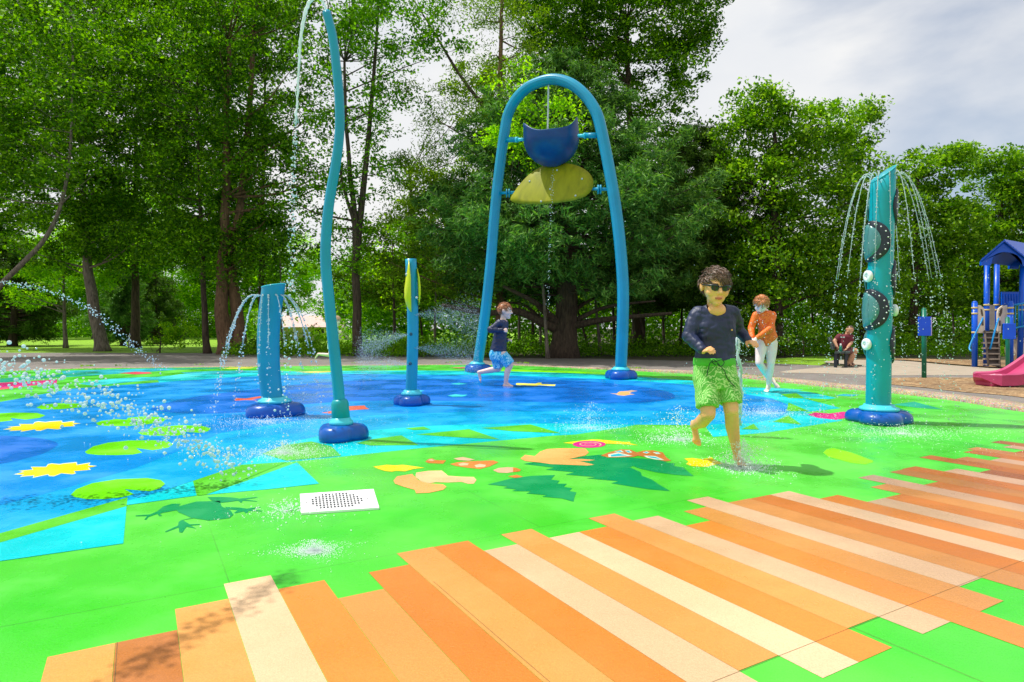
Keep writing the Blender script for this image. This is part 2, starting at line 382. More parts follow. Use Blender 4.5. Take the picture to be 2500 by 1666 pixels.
deco('lily_pad', [z1([(-200, 560), (-80, 535), (100, 525), (300, 528), (370, 548), (320, 570), (210, 584), (85, 570), (105, 590), (0, 602), (-150, 595)])], 'lime', Z5)
deco('lily_pad', [z1([(295, 485), (340, 462), (480, 448), (640, 452), (720, 470), (640, 485), (480, 500), (340, 500)])], 'lime', Z5)
WL = [(110, 1030), (190, 1010), (150, 1000), (265, 990), (250, 967), (375, 967), (390, 945), (420, 938), (485, 945), (520, 938), (625, 928), (630, 950), (738, 932), (725, 953), (790, 960), (725, 973), (740, 992), (605, 1003), (620, 1022), (590, 1030), (500, 1021), (440, 1046), (400, 1044), (390, 1030), (265, 1058), (275, 1040), (160, 1050), (190, 1033)]
for (bx0, by0, bx1, by1) in ((110, 928, 790, 1058), (20, 590, 660, 684)):
    T = [(bx0+(x-110)/680*(bx1-bx0), by0+(y-928)/130*(by1-by0)) for x, y in WL]
    cx_, cy_ = (bx0+bx1)/2, (by0+by1)/2
    o = deco('water_lily', [z1(T)], 'white', Z5)
    IN = [(cx_+(x-cx_)*.965, cy_+(y-cy_)*.90) for x, y in T]
    o2 = sheet('petals', [z1(IN)], PM['yellow'], Z6, o)
deco('frog_silhouette', [z1([(1450, 1290), (1600, 1250), (1790, 1245), (1805, 1290), (1880, 1325), (1900, 1358), (1870, 1385), (1700, 1405), (1640, 1395), (1575, 1385), (1490, 1402), (1545, 1435), (1630, 1432), (1625, 1440), (1550, 1445), (1600, 1470), (1520, 1455), (1485, 1503), (1460, 1500), (1455, 1460), (1350, 1500), (1345, 1493), (1450, 1445), (1455, 1415), (1480, 1400), (1560, 1383), (1450, 1335), (1440, 1320), (1330, 1340), (1300, 1350), (1320, 1365), (1300, 1370), (1280, 1350), (1210, 1375), (1190, 1400), (1175, 1395), (1200, 1368), (1105, 1370), (1105, 1363), (1220, 1355), (1280, 1330), (1330, 1290), (1400, 1268), (1470, 1268)]),
    z1([(1690, 1213), (1800, 1212), (1900, 1218), (1950, 1226), (2095, 1213), (2095, 1219), (1990, 1233), (2095, 1246), (2092, 1250), (1975, 1243), (1970, 1258), (1960, 1260), (1940, 1243), (1850, 1255), (1790, 1260), (1720, 1240)]),
    z1([(1830, 1293), (1960, 1300), (2010, 1308), (2120, 1293), (2122, 1298), (2040, 1315), (2138, 1326), (2130, 1330), (2025, 1326), (2015, 1343), (2000, 1345), (1985, 1330), (1920, 1345), (1905, 1343), (1935, 1320), (1850, 1312)])], 'leaf', Z4)
deco('yellow_flower', [z2([(870, 965), (950, 955), (980, 950), (1050, 955), (1110, 950), (1200, 962), (1290, 975), (1200, 985), (1130, 1005), (1060, 1000), (1020, 1008), (960, 1000), (930, 990), (900, 980)])], 'yellow', Z4)
sq = deco('squirrel', [z2([(1215, 1050), (1220, 1015), (1320, 1000), (1430, 998), (1470, 1030), (1480, 1040), (1590, 1048), (1690, 1050), (1712, 1075), (1690, 1105), (1640, 1105), (1590, 1090), (1480, 1095), (1380, 1092), (1330, 1102), (1260, 1085)])], 'peach', Z4)
sheet('tail', [z2([(1035, 1080), (1065, 1045), (1190, 1025), (1212, 1052), (1240, 1078), (1330, 1103), (1440, 1110), (1468, 1130), (1440, 1155), (1330, 1178), (1220, 1183), (1210, 1155), (1120, 1130), (1050, 1105)])], PM['tan'], Z5, sq)
bf = deco('orange_butterfly', [z2([(1495, 945), (1560, 930), (1700, 920), (1850, 915), (1892, 930), (1820, 965), (1740, 985), (1640, 975), (1540, 960)]), z2([(1295, 925), (1320, 905), (1350, 898), (1380, 913), (1465, 915), (1440, 942), (1320, 937)])], 'orange', Z4)
sheet('wing_spot', [z2([(1525, 900), (1600, 887), (1700, 908), (1650, 918), (1560, 912)]), z2([(1560, 945), (1600, 934), (1650, 940), (1640, 955), (1580, 958)]), z2([(1695, 955), (1740, 943), (1790, 952), (1780, 968), (1710, 972)]), z2([(1310, 915), (1345, 902), (1375, 914), (1350, 922)])], PM['cream'], Z5, bf)
ac = deco('acorn', [z2([(1845, 995), (1890, 977), (1960, 970), (2010, 972), (2010, 1010), (1960, 1018), (1890, 1015)])], 'cream', Z4)
sheet('acorn_cap', [z2([(2010, 972), (2045, 978), (2075, 992), (2060, 1005), (2010, 1011)]), z2([(1970, 1045), (2040, 1032), (2092, 1048), (2030, 1060)])], PM['orange'], Z4, ac)
deco('fern_frond', [[(1191, 1183), (1250, 1168), (1300, 1162), (1355, 1160), (1345, 1171), (1366, 1174), (1360, 1181), (1384, 1181.5), (1376, 1189), (1397, 1192), (1390, 1199), (1407, 1202.5), (1403, 1212), (1400, 1225), (1372, 1217), (1324, 1213), (1335, 1209), (1285, 1205), (1297, 1200), (1250, 1199), (1262, 1195), (1229, 1192), (1240, 1188)]], 'leaf', Z4)
deco('fern_frond', [[(1277, 1133), (1300, 1129), (1350, 1131), (1390, 1135), (1440, 1133), (1450, 1136), (1387, 1121), (1429, 1114), (1468, 1110), (1540, 1118), (1624, 1124), (1628, 1130), (1648, 1132), (1645, 1138), (1669, 1142), (1678, 1150), (1694, 1163), (1645, 1159), (1600, 1153), (1558, 1143), (1546, 1138), (1537, 1141), (1564, 1153), (1567, 1162), (1591, 1171), (1610, 1184), (1636, 1199), (1585, 1195), (1492, 1180), (1510, 1175), (1432, 1168), (1456, 1165), (1381, 1159), (1402, 1153), (1333, 1147), (1354, 1142)]], 'leaf', Z4)
deco('beaver', [z3([(20, 880), (60, 845), (120, 822), (250, 816), (430, 818), (460, 850), (430, 875), (290, 905), (400, 903), (508, 912), (460, 919), (380, 921), (440, 935), (503, 950), (450, 957), (300, 951), (150, 945), (60, 932), (-60, 920), (-100, 900), (-60, 870)])], 'tan', Z6)
sn = deco('snail', [z3([(250, 772), (480, 745), (540, 746), (620, 752), (750, 766), (800, 765), (790, 774), (860, 792), (770, 785), (590, 778), (480, 800), (330, 780)])], 'yellow', Z4)
el = lambda cx, cy, rx, ry, n=24, a=0: [(cx+rx*math.cos(t)*math.cos(a)-ry*math.sin(t)*math.sin(a), cy+rx*math.cos(t)*math.sin(a)*.3+ry*math.sin(t)) for t in (2*math.pi*i/n for i in range(n))]
sheet('shell', [z3(el(462, 784, 135, 28))], PM['magenta'], Z5, sn)
spi = []
for i in range(40):
    t = i/39*4.2*math.pi; r_ = .12+.62*i/39; spi.append((462+135*r_*math.cos(t), 784+28*r_*math.sin(t), r_))
bm = bmesh.new(); L1 = []; L2 = []
for x, y, r_ in spi:
    a = G(*z3([(462+(x-462)*1.05, 784+(y-784)*1.05)])[0], Z6); b = G(*z3([(462+(x-462)*.93, 784+(y-784)*.90)])[0], Z6); L1.append(a); L2.append(b)
va = [bm.verts.new(q) for q in L1]; vb = [bm.verts.new(q) for q in L2]
for i in range(39): bm.faces.new((va[i], va[i+1], vb[i+1], vb[i]))
obj('shell_spiral', bm, PM['peach'], sn)
b2_ = deco('blue_butterfly', [z3([(555, 875), (620, 850), (720, 825), (800, 828), (850, 850), (900, 836), (980, 833), (1060, 850), (1090, 890), (1130, 918), (1080, 922), (900, 884), (860, 876), (820, 887), (620, 892)])], 'orange', Z6)
sheet('wing_panel', [z3([(615, 866), (700, 852), (815, 878), (700, 885), (620, 887)]), z3([(905, 876), (1000, 880), (1075, 912), (1000, 908), (930, 893)]), z3([(660, 848), (720, 832), (745, 848), (700, 851)]), z3([(750, 835), (790, 833), (812, 850), (780, 855)]), z3([(895, 850), (930, 842), (955, 850), (930, 860)]), z3([(980, 850), (1020, 848), (1045, 862), (1010, 864)])], PM['white'], Z7, b2_)
sheet('wing_spot', [z3([(640, 870), (700, 860), (770, 875), (640, 884)]), z3([(930, 880), (1000, 886), (1050, 907), (960, 893)]), z3([(675, 845), (715, 836), (730, 847)]), z3([(758, 838), (785, 837), (800, 850), (780, 851)]), z3([(905, 850), (930, 845), (945, 850), (928, 856)]), z3([(990, 853), (1018, 851), (1032, 860)])], PM['turq'], Z7+.0003, b2_)
deco('yellow_star', [z3([(1235, 900), (1300, 895), (1380, 905), (1460, 890), (1480, 910), (1550, 940), (1480, 950), (1420, 968), (1300, 962), (1250, 945), (1270, 925)])], 'yellow', Z4)
deco('lime_leaf', [z4([(430, 1000), (470, 965), (530, 958), (700, 1000), (910, 1080), (905, 1095), (830, 1115), (700, 1100), (480, 1040)])], 'limey', Z4)
deco('red_fish', [z1([(1910, 430), (1918, 408), (2000, 411), (2130, 391), (2135, 405), (2050, 418), (2100, 425), (1990, 424)])], 'coral', Z5)
deco('red_fish', [z2([(450, 528), (520, 515), (660, 475), (800, 468), (815, 485), (840, 497), (780, 500), (660, 510), (540, 535)])], 'coral', Z5)
deco('aqua_fish', [z2([(1500, 292), (1570, 283), (1640, 292), (1560, 299)]), z2([(1475, 388), (1540, 376), (1600, 382), (1640, 379), (1620, 390), (1600, 396), (1520, 399)]), z2([(1225, 345), (1290, 347), (1240, 358)])], 'aqua', Z5)
deco('dragonfly', [z7([(872, 1135), (880, 1128), (1030, 1133), (1060, 1124), (1085, 1126), (1080, 1136), (1200, 1140), (1190, 1153), (1060, 1146), (1030, 1152), (876, 1144)])], 'butter', Z5)
tu = deco('turtle', [z7([(1642, 1212), (1700, 1214), (1720, 1198), (1790, 1192), (1820, 1186), (1870, 1193), (1825, 1200), (1805, 1213), (1850, 1222), (1800, 1225), (1760, 1232), (1710, 1228), (1690, 1220)])], 'cream', Z5)
sheet('shell', [z7(el(1755, 1213, 50, 15))], PM['tan'], Z6, tu)
deco('magenta_flower', [[(1972, 1013), (1990, 1007), (2025, 1010), (2060, 1005), (2085, 1012), (2070, 1020), (2040, 1025), (1995, 1020)]], 'magenta', Z5)
deco('teal_leaf', [[(2178, 988), (2232, 981), (2303, 1000), (2240, 996)], [(2169, 988), (2232, 1008), (2170, 1001), (2130, 998)]], 'teal', Z4)
# far rim mosaic
rimc = [('turq', [(150, 906), (250, 903), (420, 898.5), (434, 903), (270, 914), (160, 921)]), ('teal', [(0, 925), (110, 917), (230, 908), (260, 912), (140, 921), (0, 935)]), ('magenta', [(-20, 936), (70, 931), (140, 927), (138, 937), (60, 943), (-20, 948)]), ('red', [(-10, 944), (40, 938), (80, 936), (70, 943), (0, 952)]),
    ('red', [(290, 911.5), (330, 908), (365, 909), (372, 912), (330, 914.5)]), ('teal', [(380, 900), (470, 898.5), (560, 897), (520, 901), (430, 903)]), ('butter', [(540, 899), (580, 896.8), (625, 896.6), (612, 900), (560, 901)]), ('aqua', [(190, 937), (260, 926), (330, 922), (400, 920), (440, 914), (500, 912), (480, 922), (350, 930), (230, 942)]),
    ('turq', [(440, 910), (520, 906), (640, 905), (700, 906), (600, 911), (470, 916)]), ('olive', [(700, 902), (900, 899), (1000, 900), (950, 903), (820, 906)]), ('butter', [(720, 908), (800, 906), (830, 908), (760, 911)]), ('red', [(1100, 898), (1140, 896.5), (1170, 898), (1130, 900)]), ('teal', [(1310, 906), (1350, 905), (1375, 907), (1335, 909)]),
    ('limey', [(1120, 903), (1250, 903), (1400, 907), (1560, 914), (1400, 911), (1200, 906)]), ('turq', [(2060, 962), (2100, 964), (2080, 968), (2040, 966)]), ('aqua', [(1880, 946), (1960, 952), (1940, 956), (1860, 950)])]
for i, (cn, P_) in enumerate(rimc): deco('mosaic_patch', [P_], cn, Z5 + .0001*(i % 3))

# boardwalk stripes (real planks of colour laid in the rubber)
PL = 'L2.27 B2.27 L2.44 C2.59 O2.44 L2.25 O2.43 L2.575 O2.57 C2.42 L2.57 C2.42 O2.42 L2.57 C2.43 O2.24 L2.42 C2.565 L2.42 O2.415 C2.415 O2.22 C2.05 O2.05 L2.23 C2.41 O2.1 L2.4 O2.41 C2.23 B2.1 O2.56 L2.4 C2.25 O2.5 L2.55 O2.3 C2.45 B2.6 L2.3 O2.45 C2.5 L2.2 O2.6 L2.5 C2.3 O2.4 L2.6 B2.5 C2.4 O2.3 L2.5 O2.6 L2.4'.split()
ENDS = {9: .95, 10: 1.22, 11: 1.08, 12: 1.08, 13: 1.22, 14: 1.08, 15: .6, 16: 1.07, 17: 1.21, 18: .9}
groups = {'L': [], 'C': [], 'O': [], 'B': []}
for i, s in enumerate(PL):
    groups[s[0]].append((i, float(s[1:]), ENDS.get(i, .45 if i < 9 else .8)))
bm = bmesh.new(); mi = {'L': 0, 'C': 1, 'O': 2, 'B': 3}
for c_, L in groups.items():
    for i, u1, u0 in L:
        v0 = -.229+.1662*i; v1 = v0+.1662
        segs = 8; prev = None
        for s in range(segs+1):
            u = u0+(u1-u0)*s/segs
            q = [bm.verts.new(UV(u, v0+.0006, Z3)), bm.verts.new(UV(u, v1-.0006, Z3))]
            if prev: f = bm.faces.new((prev[0], prev[1], q[1], q[0])); f.material_index = mi[c_]
            prev = q
bmesh.ops.recalc_face_normals(bm, faces=bm.faces[:])
for f in bm.faces:
    if f.normal.z < 0: f.normal_flip()
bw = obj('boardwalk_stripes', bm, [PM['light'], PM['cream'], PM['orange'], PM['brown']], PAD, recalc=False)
M_JOINT = simple('joint', (.12, .09, .03), .8)
bm = bmesh.new()
def strip(a, b, w=.0022, z=Z5):
    a = UV(*a, z); b = UV(*b, z); d = (b-a).normalized(); s = Vector((-d.y, d.x, 0))*w/2
    f = bm.faces.new([bm.verts.new(q) for q in (a-s, b-s, b+s, a+s)])
    f.normal_update()
    if f.normal.z < 0: f.normal_flip()
strip((1.216, .6), (1.216, 4.5), .0012); strip((1.216, 1.952), (.45, 1.952), .0016); strip((2.27, -.057), (1.22, -.057), .0016); strip((2.22, .95), (.5, .95), .0015); strip((1.08, 1.46), (.7, 1.46))
obj('tile_joint', bm, M_JOINT, PAD, recalc=False)

# drain grate
M_WHITE = simple('white_plastic', (.82, .83, .84), .4, .04); M_DARK = simple('dark_hole', (.03, .035, .04), .8)
q = [G(732, 1211), G(912, 1199), G(926, 1245), G(735, 1258)]
q = [UV(*v, 0) for v in ()] or q
dr = empty('drain_grate', sum(q, Vector())/4, 'white rectangular drain cover with a grid of small holes set in the green surface', 'drain cover')
bm = bmesh.new(); extrude_poly(bm, [v+Vector((0, 0, .001)) for v in q], Vector((0, 0, .011))); obj('cover_plate', bm, M_WHITE, dr)
bm = bmesh.new(); A, B, D_ = q[0], q[1], q[3]
for i in range(22):
    for j in range(9):
        s = (i+.5)/22; t = (j+.5)/9
        if ((s-.47)/.34)**2+((t-.52)/.42)**2 < 1:
            c_ = A.lerp(B, s).lerp(q[3].lerp(q[2], s), t); h_ = (B-A)*.0125; w_ = (D_-A)*.031
            bm.faces.new([bm.verts.new(v+Vector((0, 0, .0145))) for v in (c_-h_-w_, c_-h_+w_, c_+h_+w_, c_+h_-w_)])
for s, t in ((.08, .5), (.88, .5)):
    lathe(bm, [(.006, .0125), (.006, .0135)], A.lerp(B, s).lerp(q[3].lerp(q[2], s), t), 8)
obj('grate_holes', bm, M_DARK, dr)
# ================= SPLASH FIXTURES =================
def paint(name, c, rough=.34, coat=.08): 
    k = N(name); p = k.pos(); f = k.noise(p, 3, 4)
    k.col(k.ramp(f, [(.3, tuple(v*.9 for v in c)), (.7, tuple(min(1, v*1.08) for v in c))])); k.set(Roughness=rough, Coat_Weight=coat, Coat_Roughness=.12, Specular_IOR_Level=.35)
    k.bump(k.noise(p, 55, 4), .06, .004); return k.m
M_TURQ = paint('turquoise_paint', (.0, .27, .45), .36); M_TEAL = paint('teal_paint', (.0, .28, .32))
M_BASE = paint('blue_moulded_cover', (.0, .085, .40), .3); M_COLLAR = paint('aqua_collar', (.06, .58, .72), .4)
M_BLK = simple('black_rubber', (.012, .02, .035), .35, .1); M_LEAFY = paint('yellow_green_panel', (.62, .66, .01), .25)
M_STEEL = simple('steel', (.55, .6, .62), .3, .05)
def base_cover(root, c, R_, hgt, ang=0.0, rc=.14):
    bm = bmesh.new()
    def lobes(a):
        best = 0
        for k_i in range(3):
            ph = a-(ang+k_i*2*math.pi/3); q_ = .60**2-(.40*math.sin(ph))**2
            if q_ > 0: best = max(best, .40*math.cos(ph)+math.sqrt(q_))
        return best*1.03
    prof = [(R_*.97, .002), (R_*1.0, hgt*.22), (R_*.985, hgt*.5), (R_*.93, hgt*.75), (R_*.82, hgt*.93), (R_*.66, hgt), (R_*.3, hgt*1.02)]
    lathe(bm, prof, c, 72, lobes); obj('base_cover', bm, M_BASE, root, True)
    bm = bmesh.new()
    lathe(bm, [(rc*.8, hgt*.95), (rc*1.02, hgt), (rc*1.08, hgt+.014), (rc*1.02, hgt+.03), (rc*.86, hgt+.04), (rc*.8, hgt+.06)], c, 40); obj('collar', bm, M_COLLAR, root, True)

# --- tall thin arching pole ---
c = G(833, 1072); Y = YP = c.y
t1 = empty('water_spout_pole', c, 'tall thin turquoise pole bending like a swan neck, throwing a stream from its tip', 'water spout')
base_cover(t1, c, .225, .125, .3, .095)
pp = [(834, 1052), (829, 985), (823, 920), (812, 820), (802, 720), (795, 640), (797, 560), (806, 480), (820, 400), (829, 320), (828, 240), (822, 170), (812, 90), (797, 30)]
P = spline([W(x, y, Y) for x, y in pp], 8); n = len(P)
rad = [(.050-.014*(i/n)) for i in range(n)]
bm = bmesh.new(); tube(bm, P, rad, 48, flute=.02); obj('pole', bm, M_TURQ, t1, True)
a, b = W(834.5, 1050, Y), W(829, 975, Y); d = b-a
bm = bmesh.new(); tube(bm, [a, a+d*.86, a+d*.94, b], [.078, .073, .066, .053], 24); obj('sleeve', bm, M_TEAL, t1, True)
TIP1 = P[-1]
bm = bmesh.new(); tube(bm, [TIP1, TIP1+(P[-1]-P[-3]).normalized()*.006], [.032, .032], 16); obj('end_cap', bm, M_COLLAR, t1, True)
# --- curved fat spray column (left) ---
c = G(671, 1013); Y2 = c.y
t2 = empty('curved_spray_column', c, 'short fat turquoise column curved like a horn with a slanted top, water pouring from a ring of holes', 'spray column')
base_cover(t2, c, .315, .135, .0, .165)
P = spline([W(x, y, Y2) for x, y in [(669, 996), (662, 950), (657, 900), (655, 830), (659, 765), (665, 720), (668, 698)]], 5)
bm = bmesh.new(); rings = []; n = len(P)
for i, p_ in enumerate(P):
    d = (P[min(i+1, n-1)]-P[max(i-1, 0)]).normalized(); s = Vector((1, 0, 0)); s = (s-d*s.dot(d)).normalized(); u = s.cross(d)
    r_ = .112+.008*(i/n)
    sh = max(0, (i-(n-6))/5)*.26
    rings.append([p_+s*math.cos(t)*r_+u*math.sin(t)*r_+d*math.cos(t)*r_*sh*1.2 for t in (2*math.pi*k/32 for k in range(32))])
loft(bm, rings); obj('column', bm, M_TURQ, t2, True)
bm = bmesh.new(); tube(bm, rings[-1]+[rings[-1][0]], .006, 6); obj('top_rim', bm, M_COLLAR, t2, True)
# --- thin column with two yellow leaves ---
c = G(1005, 988); Y3 = c.y
t3 = empty('leaf_spray_column', c, 'slim straight turquoise column with two yellow green leaf blades bolted to its sides and mist nozzles below', 'spray column')
base_cover(t3, c, .235, .12, .6, .12)
P = spline([W(x, y, Y3) for x, y in [(1003, 975), (1006, 900), (1008, 800), (1006, 720), (1003, 633)]], 5)
bm = bmesh.new(); tube(bm, P, .069, 24); obj('column', bm, M_TURQ, t3, True)
def blade(pl, pr, name, root, Yb, th=.012, bow=.05):
    bm = bmesh.new(); n = len(pl); fr = []; bk = []
    for i in range(n):
        t = i/(n-1); yb = Yb-bow*math.sin(math.pi*t)
        a, b = W(*pl[i], yb+.03), W(*pr[i], yb-.02); m = (a+b)/2+Vector((0, -.02, 0))
        fr.append([a, m, b]); bk.append([a+Vector((0, th, 0)), m+Vector((0, th, 0)), b+Vector((0, th, 0))])
    rings = [f+k[::-1] for f, k in zip(fr, bk)]
    loft(bm, rings); return obj(name, bm, M_LEAFY, root, True)
zz = lambda L: [(500+x/3.015, 600+y/3.015) for x, y in L]
blade(zz([(1498, 110), (1492, 170), (1478, 240), (1468, 320), (1468, 380), (1480, 430), (1500, 470), (1517, 490)]), zz([(1504, 110), (1510, 170), (1516, 240), (1517, 320), (1518, 380), (1519, 430), (1520, 470), (1521, 490)]), 'leaf_blade', t3, Y3-.075)
blade(zz([(1562, 170), (1566, 230), (1568, 300), (1570, 360), (1573, 410), (1576, 440)]), zz([(1565, 170), (1580, 230), (1588, 300), (1588, 360), (1582, 410), (1577, 440)]), 'leaf_blade', t3, Y3-.02)
for x, y in zz([(1486, 212), (1508, 216), (1513, 380), (1560, 383)]):
    bm = bmesh.new(); lathe(bm, [(.016, 0), (.016, .012), (.009, .02)], W(x, y, Y3-.075), 10, axis=Vector((0, -1, 0))); obj('bolt', bm, M_STEEL, t3, True)
for x, y in zz([(1518, 652), (1513, 870)]):
    bm = bmesh.new(); lathe(bm, [(.018, -.01), (.018, .006), (.008, .006), (.008, -.01)], W(x, y, Y3-.066), 14, axis=Vector((0, -1, 0))); obj('nozzle', bm, M_BLK, t3, True)
# --- arch with tipping bucket ---
cL, cR = G(1165, 908), G(1515, 925)
k_ = (cR.y-cL.y)/(cR.x-cL.x)
def WA(x, y, off=0):
    a = (x-CX)/F; Yp = (cL.y-k_*cL.x)/(1-k_*a)+off
    return W(x, y, Yp)
t4 = empty('water_arch', (cL+cR)/2, 'big turquoise pipe arch over the pad carrying a blue bucket and a yellow green disc', 'water arch')
for c_ in (cL, cR):
    base_cover(t4, c_, .31, .16, .2, .16)
ap = [(1165, 898), (1184, 770), (1198, 640), (1206, 541), (1214, 459), (1224, 377), (1232, 322), (1240, 281), (1258, 245), (1285, 217), (1314, 202), (1347, 194), (1379, 199), (1406, 213), (1431, 236), (1449, 262), (1461, 289), (1472, 336), (1483, 390), (1493, 445), (1504, 514), (1514, 600), (1521, 700), (1520, 800), (1515, 915)]
P = spline([WA(x, y) for x, y in ap], 4)
bm = bmesh.new(); tube(bm, P, .106, 48, flute=.02); obj('arch_pipe', bm, M_TURQ, t4, True)
# bucket: deep scoop with two horns
bc = WA(1346, 338); Yb = bc.y; rS = 67/F*Yb; rot = Matrix.Rotation(R(-4), 3, 'Y')@Matrix.Rotation(R(10), 3, 'X')
bm = bmesh.new(); nu, nv = 40, 18; grid = []
for i in range(nu):
    th = 2*math.pi*i/nu; row = []
    rimz = .24+.40*abs(math.cos(th))**3.6+.04*math.cos(th)      # horns left and right
    for j in range(nv+1):
        lat = -math.pi/2+(math.pi/2)*min(1, j/(nv-6)); zz_ = math.sin(lat) if j <= nv-6 else rimz*(j-(nv-6))/6
        rr_h = math.cos(lat) if j <= nv-6 else 1.0-.03*(j-(nv-6))/6
        q_ = Vector((rr_h*math.cos(th), rr_h*math.sin(th)*.82, zz_))
        if j == 0: q_ = Vector((0.001*math.cos(th), 0.001*math.sin(th), -1))
        row.append(bm.verts.new(bc+rot@q_*rS))
    grid.append(row)
for i in range(nu):
    for j in range(nv):
        bm.faces.new((grid[i][j], grid[(i+1) % nu][j], grid[(i+1) % nu][j+1], grid[i][j+1]))
bmesh.ops.remove_doubles(bm, verts=bm.verts[:], dist=.002)
k = N('blue_bucket'); k.col(k.ramp(k.noise(k.pos(), 2.5, 3), [(.3, (.0, .035, .15)), (.7, (.0, .075, .24))])); k.set(Roughness=.16, Coat_Weight=.5, Transmission_Weight=.0); M_BUCKET = k.m; k.set(Roughness=.38, Coat_Weight=.1, Specular_IOR_Level=.3)
bk = obj('bucket', bm, M_BUCKET, t4, True); m_ = bk.modifiers.new('t', 'SOLIDIFY'); m_.thickness = .02; m_.offset = 0
for (x0, y0, x1, y1) in ((1233, 342, 1280, 341), (1457, 331, 1412, 332)):
    a, b = WA(x0, y0), WA(x1, y1); bm = bmesh.new(); m1 = a.lerp(b, .62)
    tube(bm, [a, m1], .052, 14); obj('bucket_axle', bm, M_TURQ, t4, True)
    bm = bmesh.new(); tube(bm, [m1, b], .034, 12); tube(bm, [m1-(b-a)*.03, m1+(b-a)*.05], .058, 12); obj('bearing', bm, M_COLLAR, t4, True)
# yellow disc: bowed egg outline tilted to the camera
k = N('yellow_disc'); mpd = k.new('ShaderNodeMapping'); mpd.inputs['Scale'].default_value = (2.5, 2.5, .5); mpd.inputs['Rotation'].default_value = (0, R(25), 0); k.l.new(k.pos(), mpd.inputs['Vector']); k.col(k.ramp(k.noise(mpd.outputs['Vector'], 2.2, 5, .6, .6), [(.32, (.19, .20, .003)), (.5, (.27, .27, .004)), (.72, (.34, .33, .006))])); k.set(Roughness=.55, Specular_IOR_Level=.25); M_DISC = k.m
dc = WA(1347, 450); bm = bmesh.new(); n = 40; mpx = dc.y/F
rings = [[], []]
outl = [(1246, 487), (1256, 468), (1275, 443), (1300, 420), (1330, 404), (1365, 398), (1400, 402), (1428, 414), (1444, 430), (1449, 448), (1444, 465), (1430, 479), (1405, 489), (1370, 495), (1325, 499), (1285, 499), (1258, 496)]
ol = spline([(x, y, 0) for x, y in outl], 4, True)
def dpt(x, y, o=0):
    t = (450-y)/50.0            # top edge leans back
    bow = -.05*(1-min(1, ((x-1347)/103)**2))*(1-min(1, t*t))
    q = WA(x, y, .0); return WA(x, y, t*.20+bow+o)
levels = [1, .8, .6, .4, .2]
for o_, rev in ((0, False), (.035, True)):
    rr = [[bm.verts.new(dpt(1347+(p.x-1347)*l, 452+(p.y-452)*l, o_)) for p in ol] for l in levels]
    cc = bm.verts.new(dpt(1347, 452, o_)); m = len(ol)
    for a_, b_ in zip(rr, rr[1:]):
        for i in range(m): bm.faces.new((a_[i], a_[(i+1) % m], b_[(i+1) % m], b_[i]))
    for i in range(m): bm.faces.new((rr[-1][i], rr[-1][(i+1) % m], cc))
    if not rev: e0 = rr[0]
    else:
        for i in range(m): bm.faces.new((e0[i], e0[(i+1) % m], rr[0][(i+1) % m], rr[0][i]))
obj('splash_disc', bm, M_DISC, t4, True)
for x, y in ((1360, 416), (1293, 443), (1343, 462), (1421, 437), (1405, 478), (1321, 492)):
    bm = bmesh.new(); lathe(bm, [(.02, 0), (.018, .012), (.008, .018)], dpt(x, y, -.002), 8, axis=Vector((0, -1, 0))); obj('bolt', bm, M_STEEL, t4, True)
for x0, x1, xc, y0 in ((1218, 1262, 1240, 472), (1489, 1438, 1463, 463)):
    bm = bmesh.new(); tube(bm, [WA(x0, y0), WA(x1, y0-2)], .03, 12)
    for dx in (-5, 5): lathe(bm, [(.09, -.012), (.09, .012)], WA(xc+dx*.6, y0), 10, axis=Vector((1, 0, 0)))
    obj('disc_bracket', bm, M_TURQ, t4, True)
# --- right column with half discs and white knobs ---
c = G(2146, 1031); Y5 = c.y
t5 = empty('disc_spray_column', c, 'tall straight teal column with a pointed slanted top, black rimmed half discs and white knobs', 'spray column')
base_cover(t5, c, .315, .12, .1, .17)
M_COLT = paint('teal_column', (.0, .33, .41), .3)
ax = [(2144, 1012), (2146, 850), (2150, 650), (2156, 440)]
P = spline([W(x, y, Y5) for x, y in ax], 6); n = len(P); rc = .113
bm = bmesh.new(); rings = []
for i, p_ in enumerate(P):
    sh = .78 if i == n-1 else 0
    rings.append([p_+Vector((math.cos(t)*rc, math.sin(t)*rc, (math.cos(t)*rc*sh*.95+(.06 if sh else 0)))) for t in (2*math.pi*k/40 for k in range(40))])
loft(bm, rings); obj('column', bm, M_COLT, t5, True)
bm = bmesh.new(); tube(bm, rings[-1]+[rings[-1][0]], .004, 6); obj('top_rim', bm, M_COLLAR, t5, True)
k = N('clear_teal_dome'); k.col((.06, .22, .23)); k.set(Roughness=.25, Coat_Weight=.4); M_DOME = k.m
def colx(z):
    for a, b in zip(P, P[1:]):
        if a.z <= z <= b.z: return a.lerp(b, (z-a.z)/(b.z-a.z))
    return P[-1]
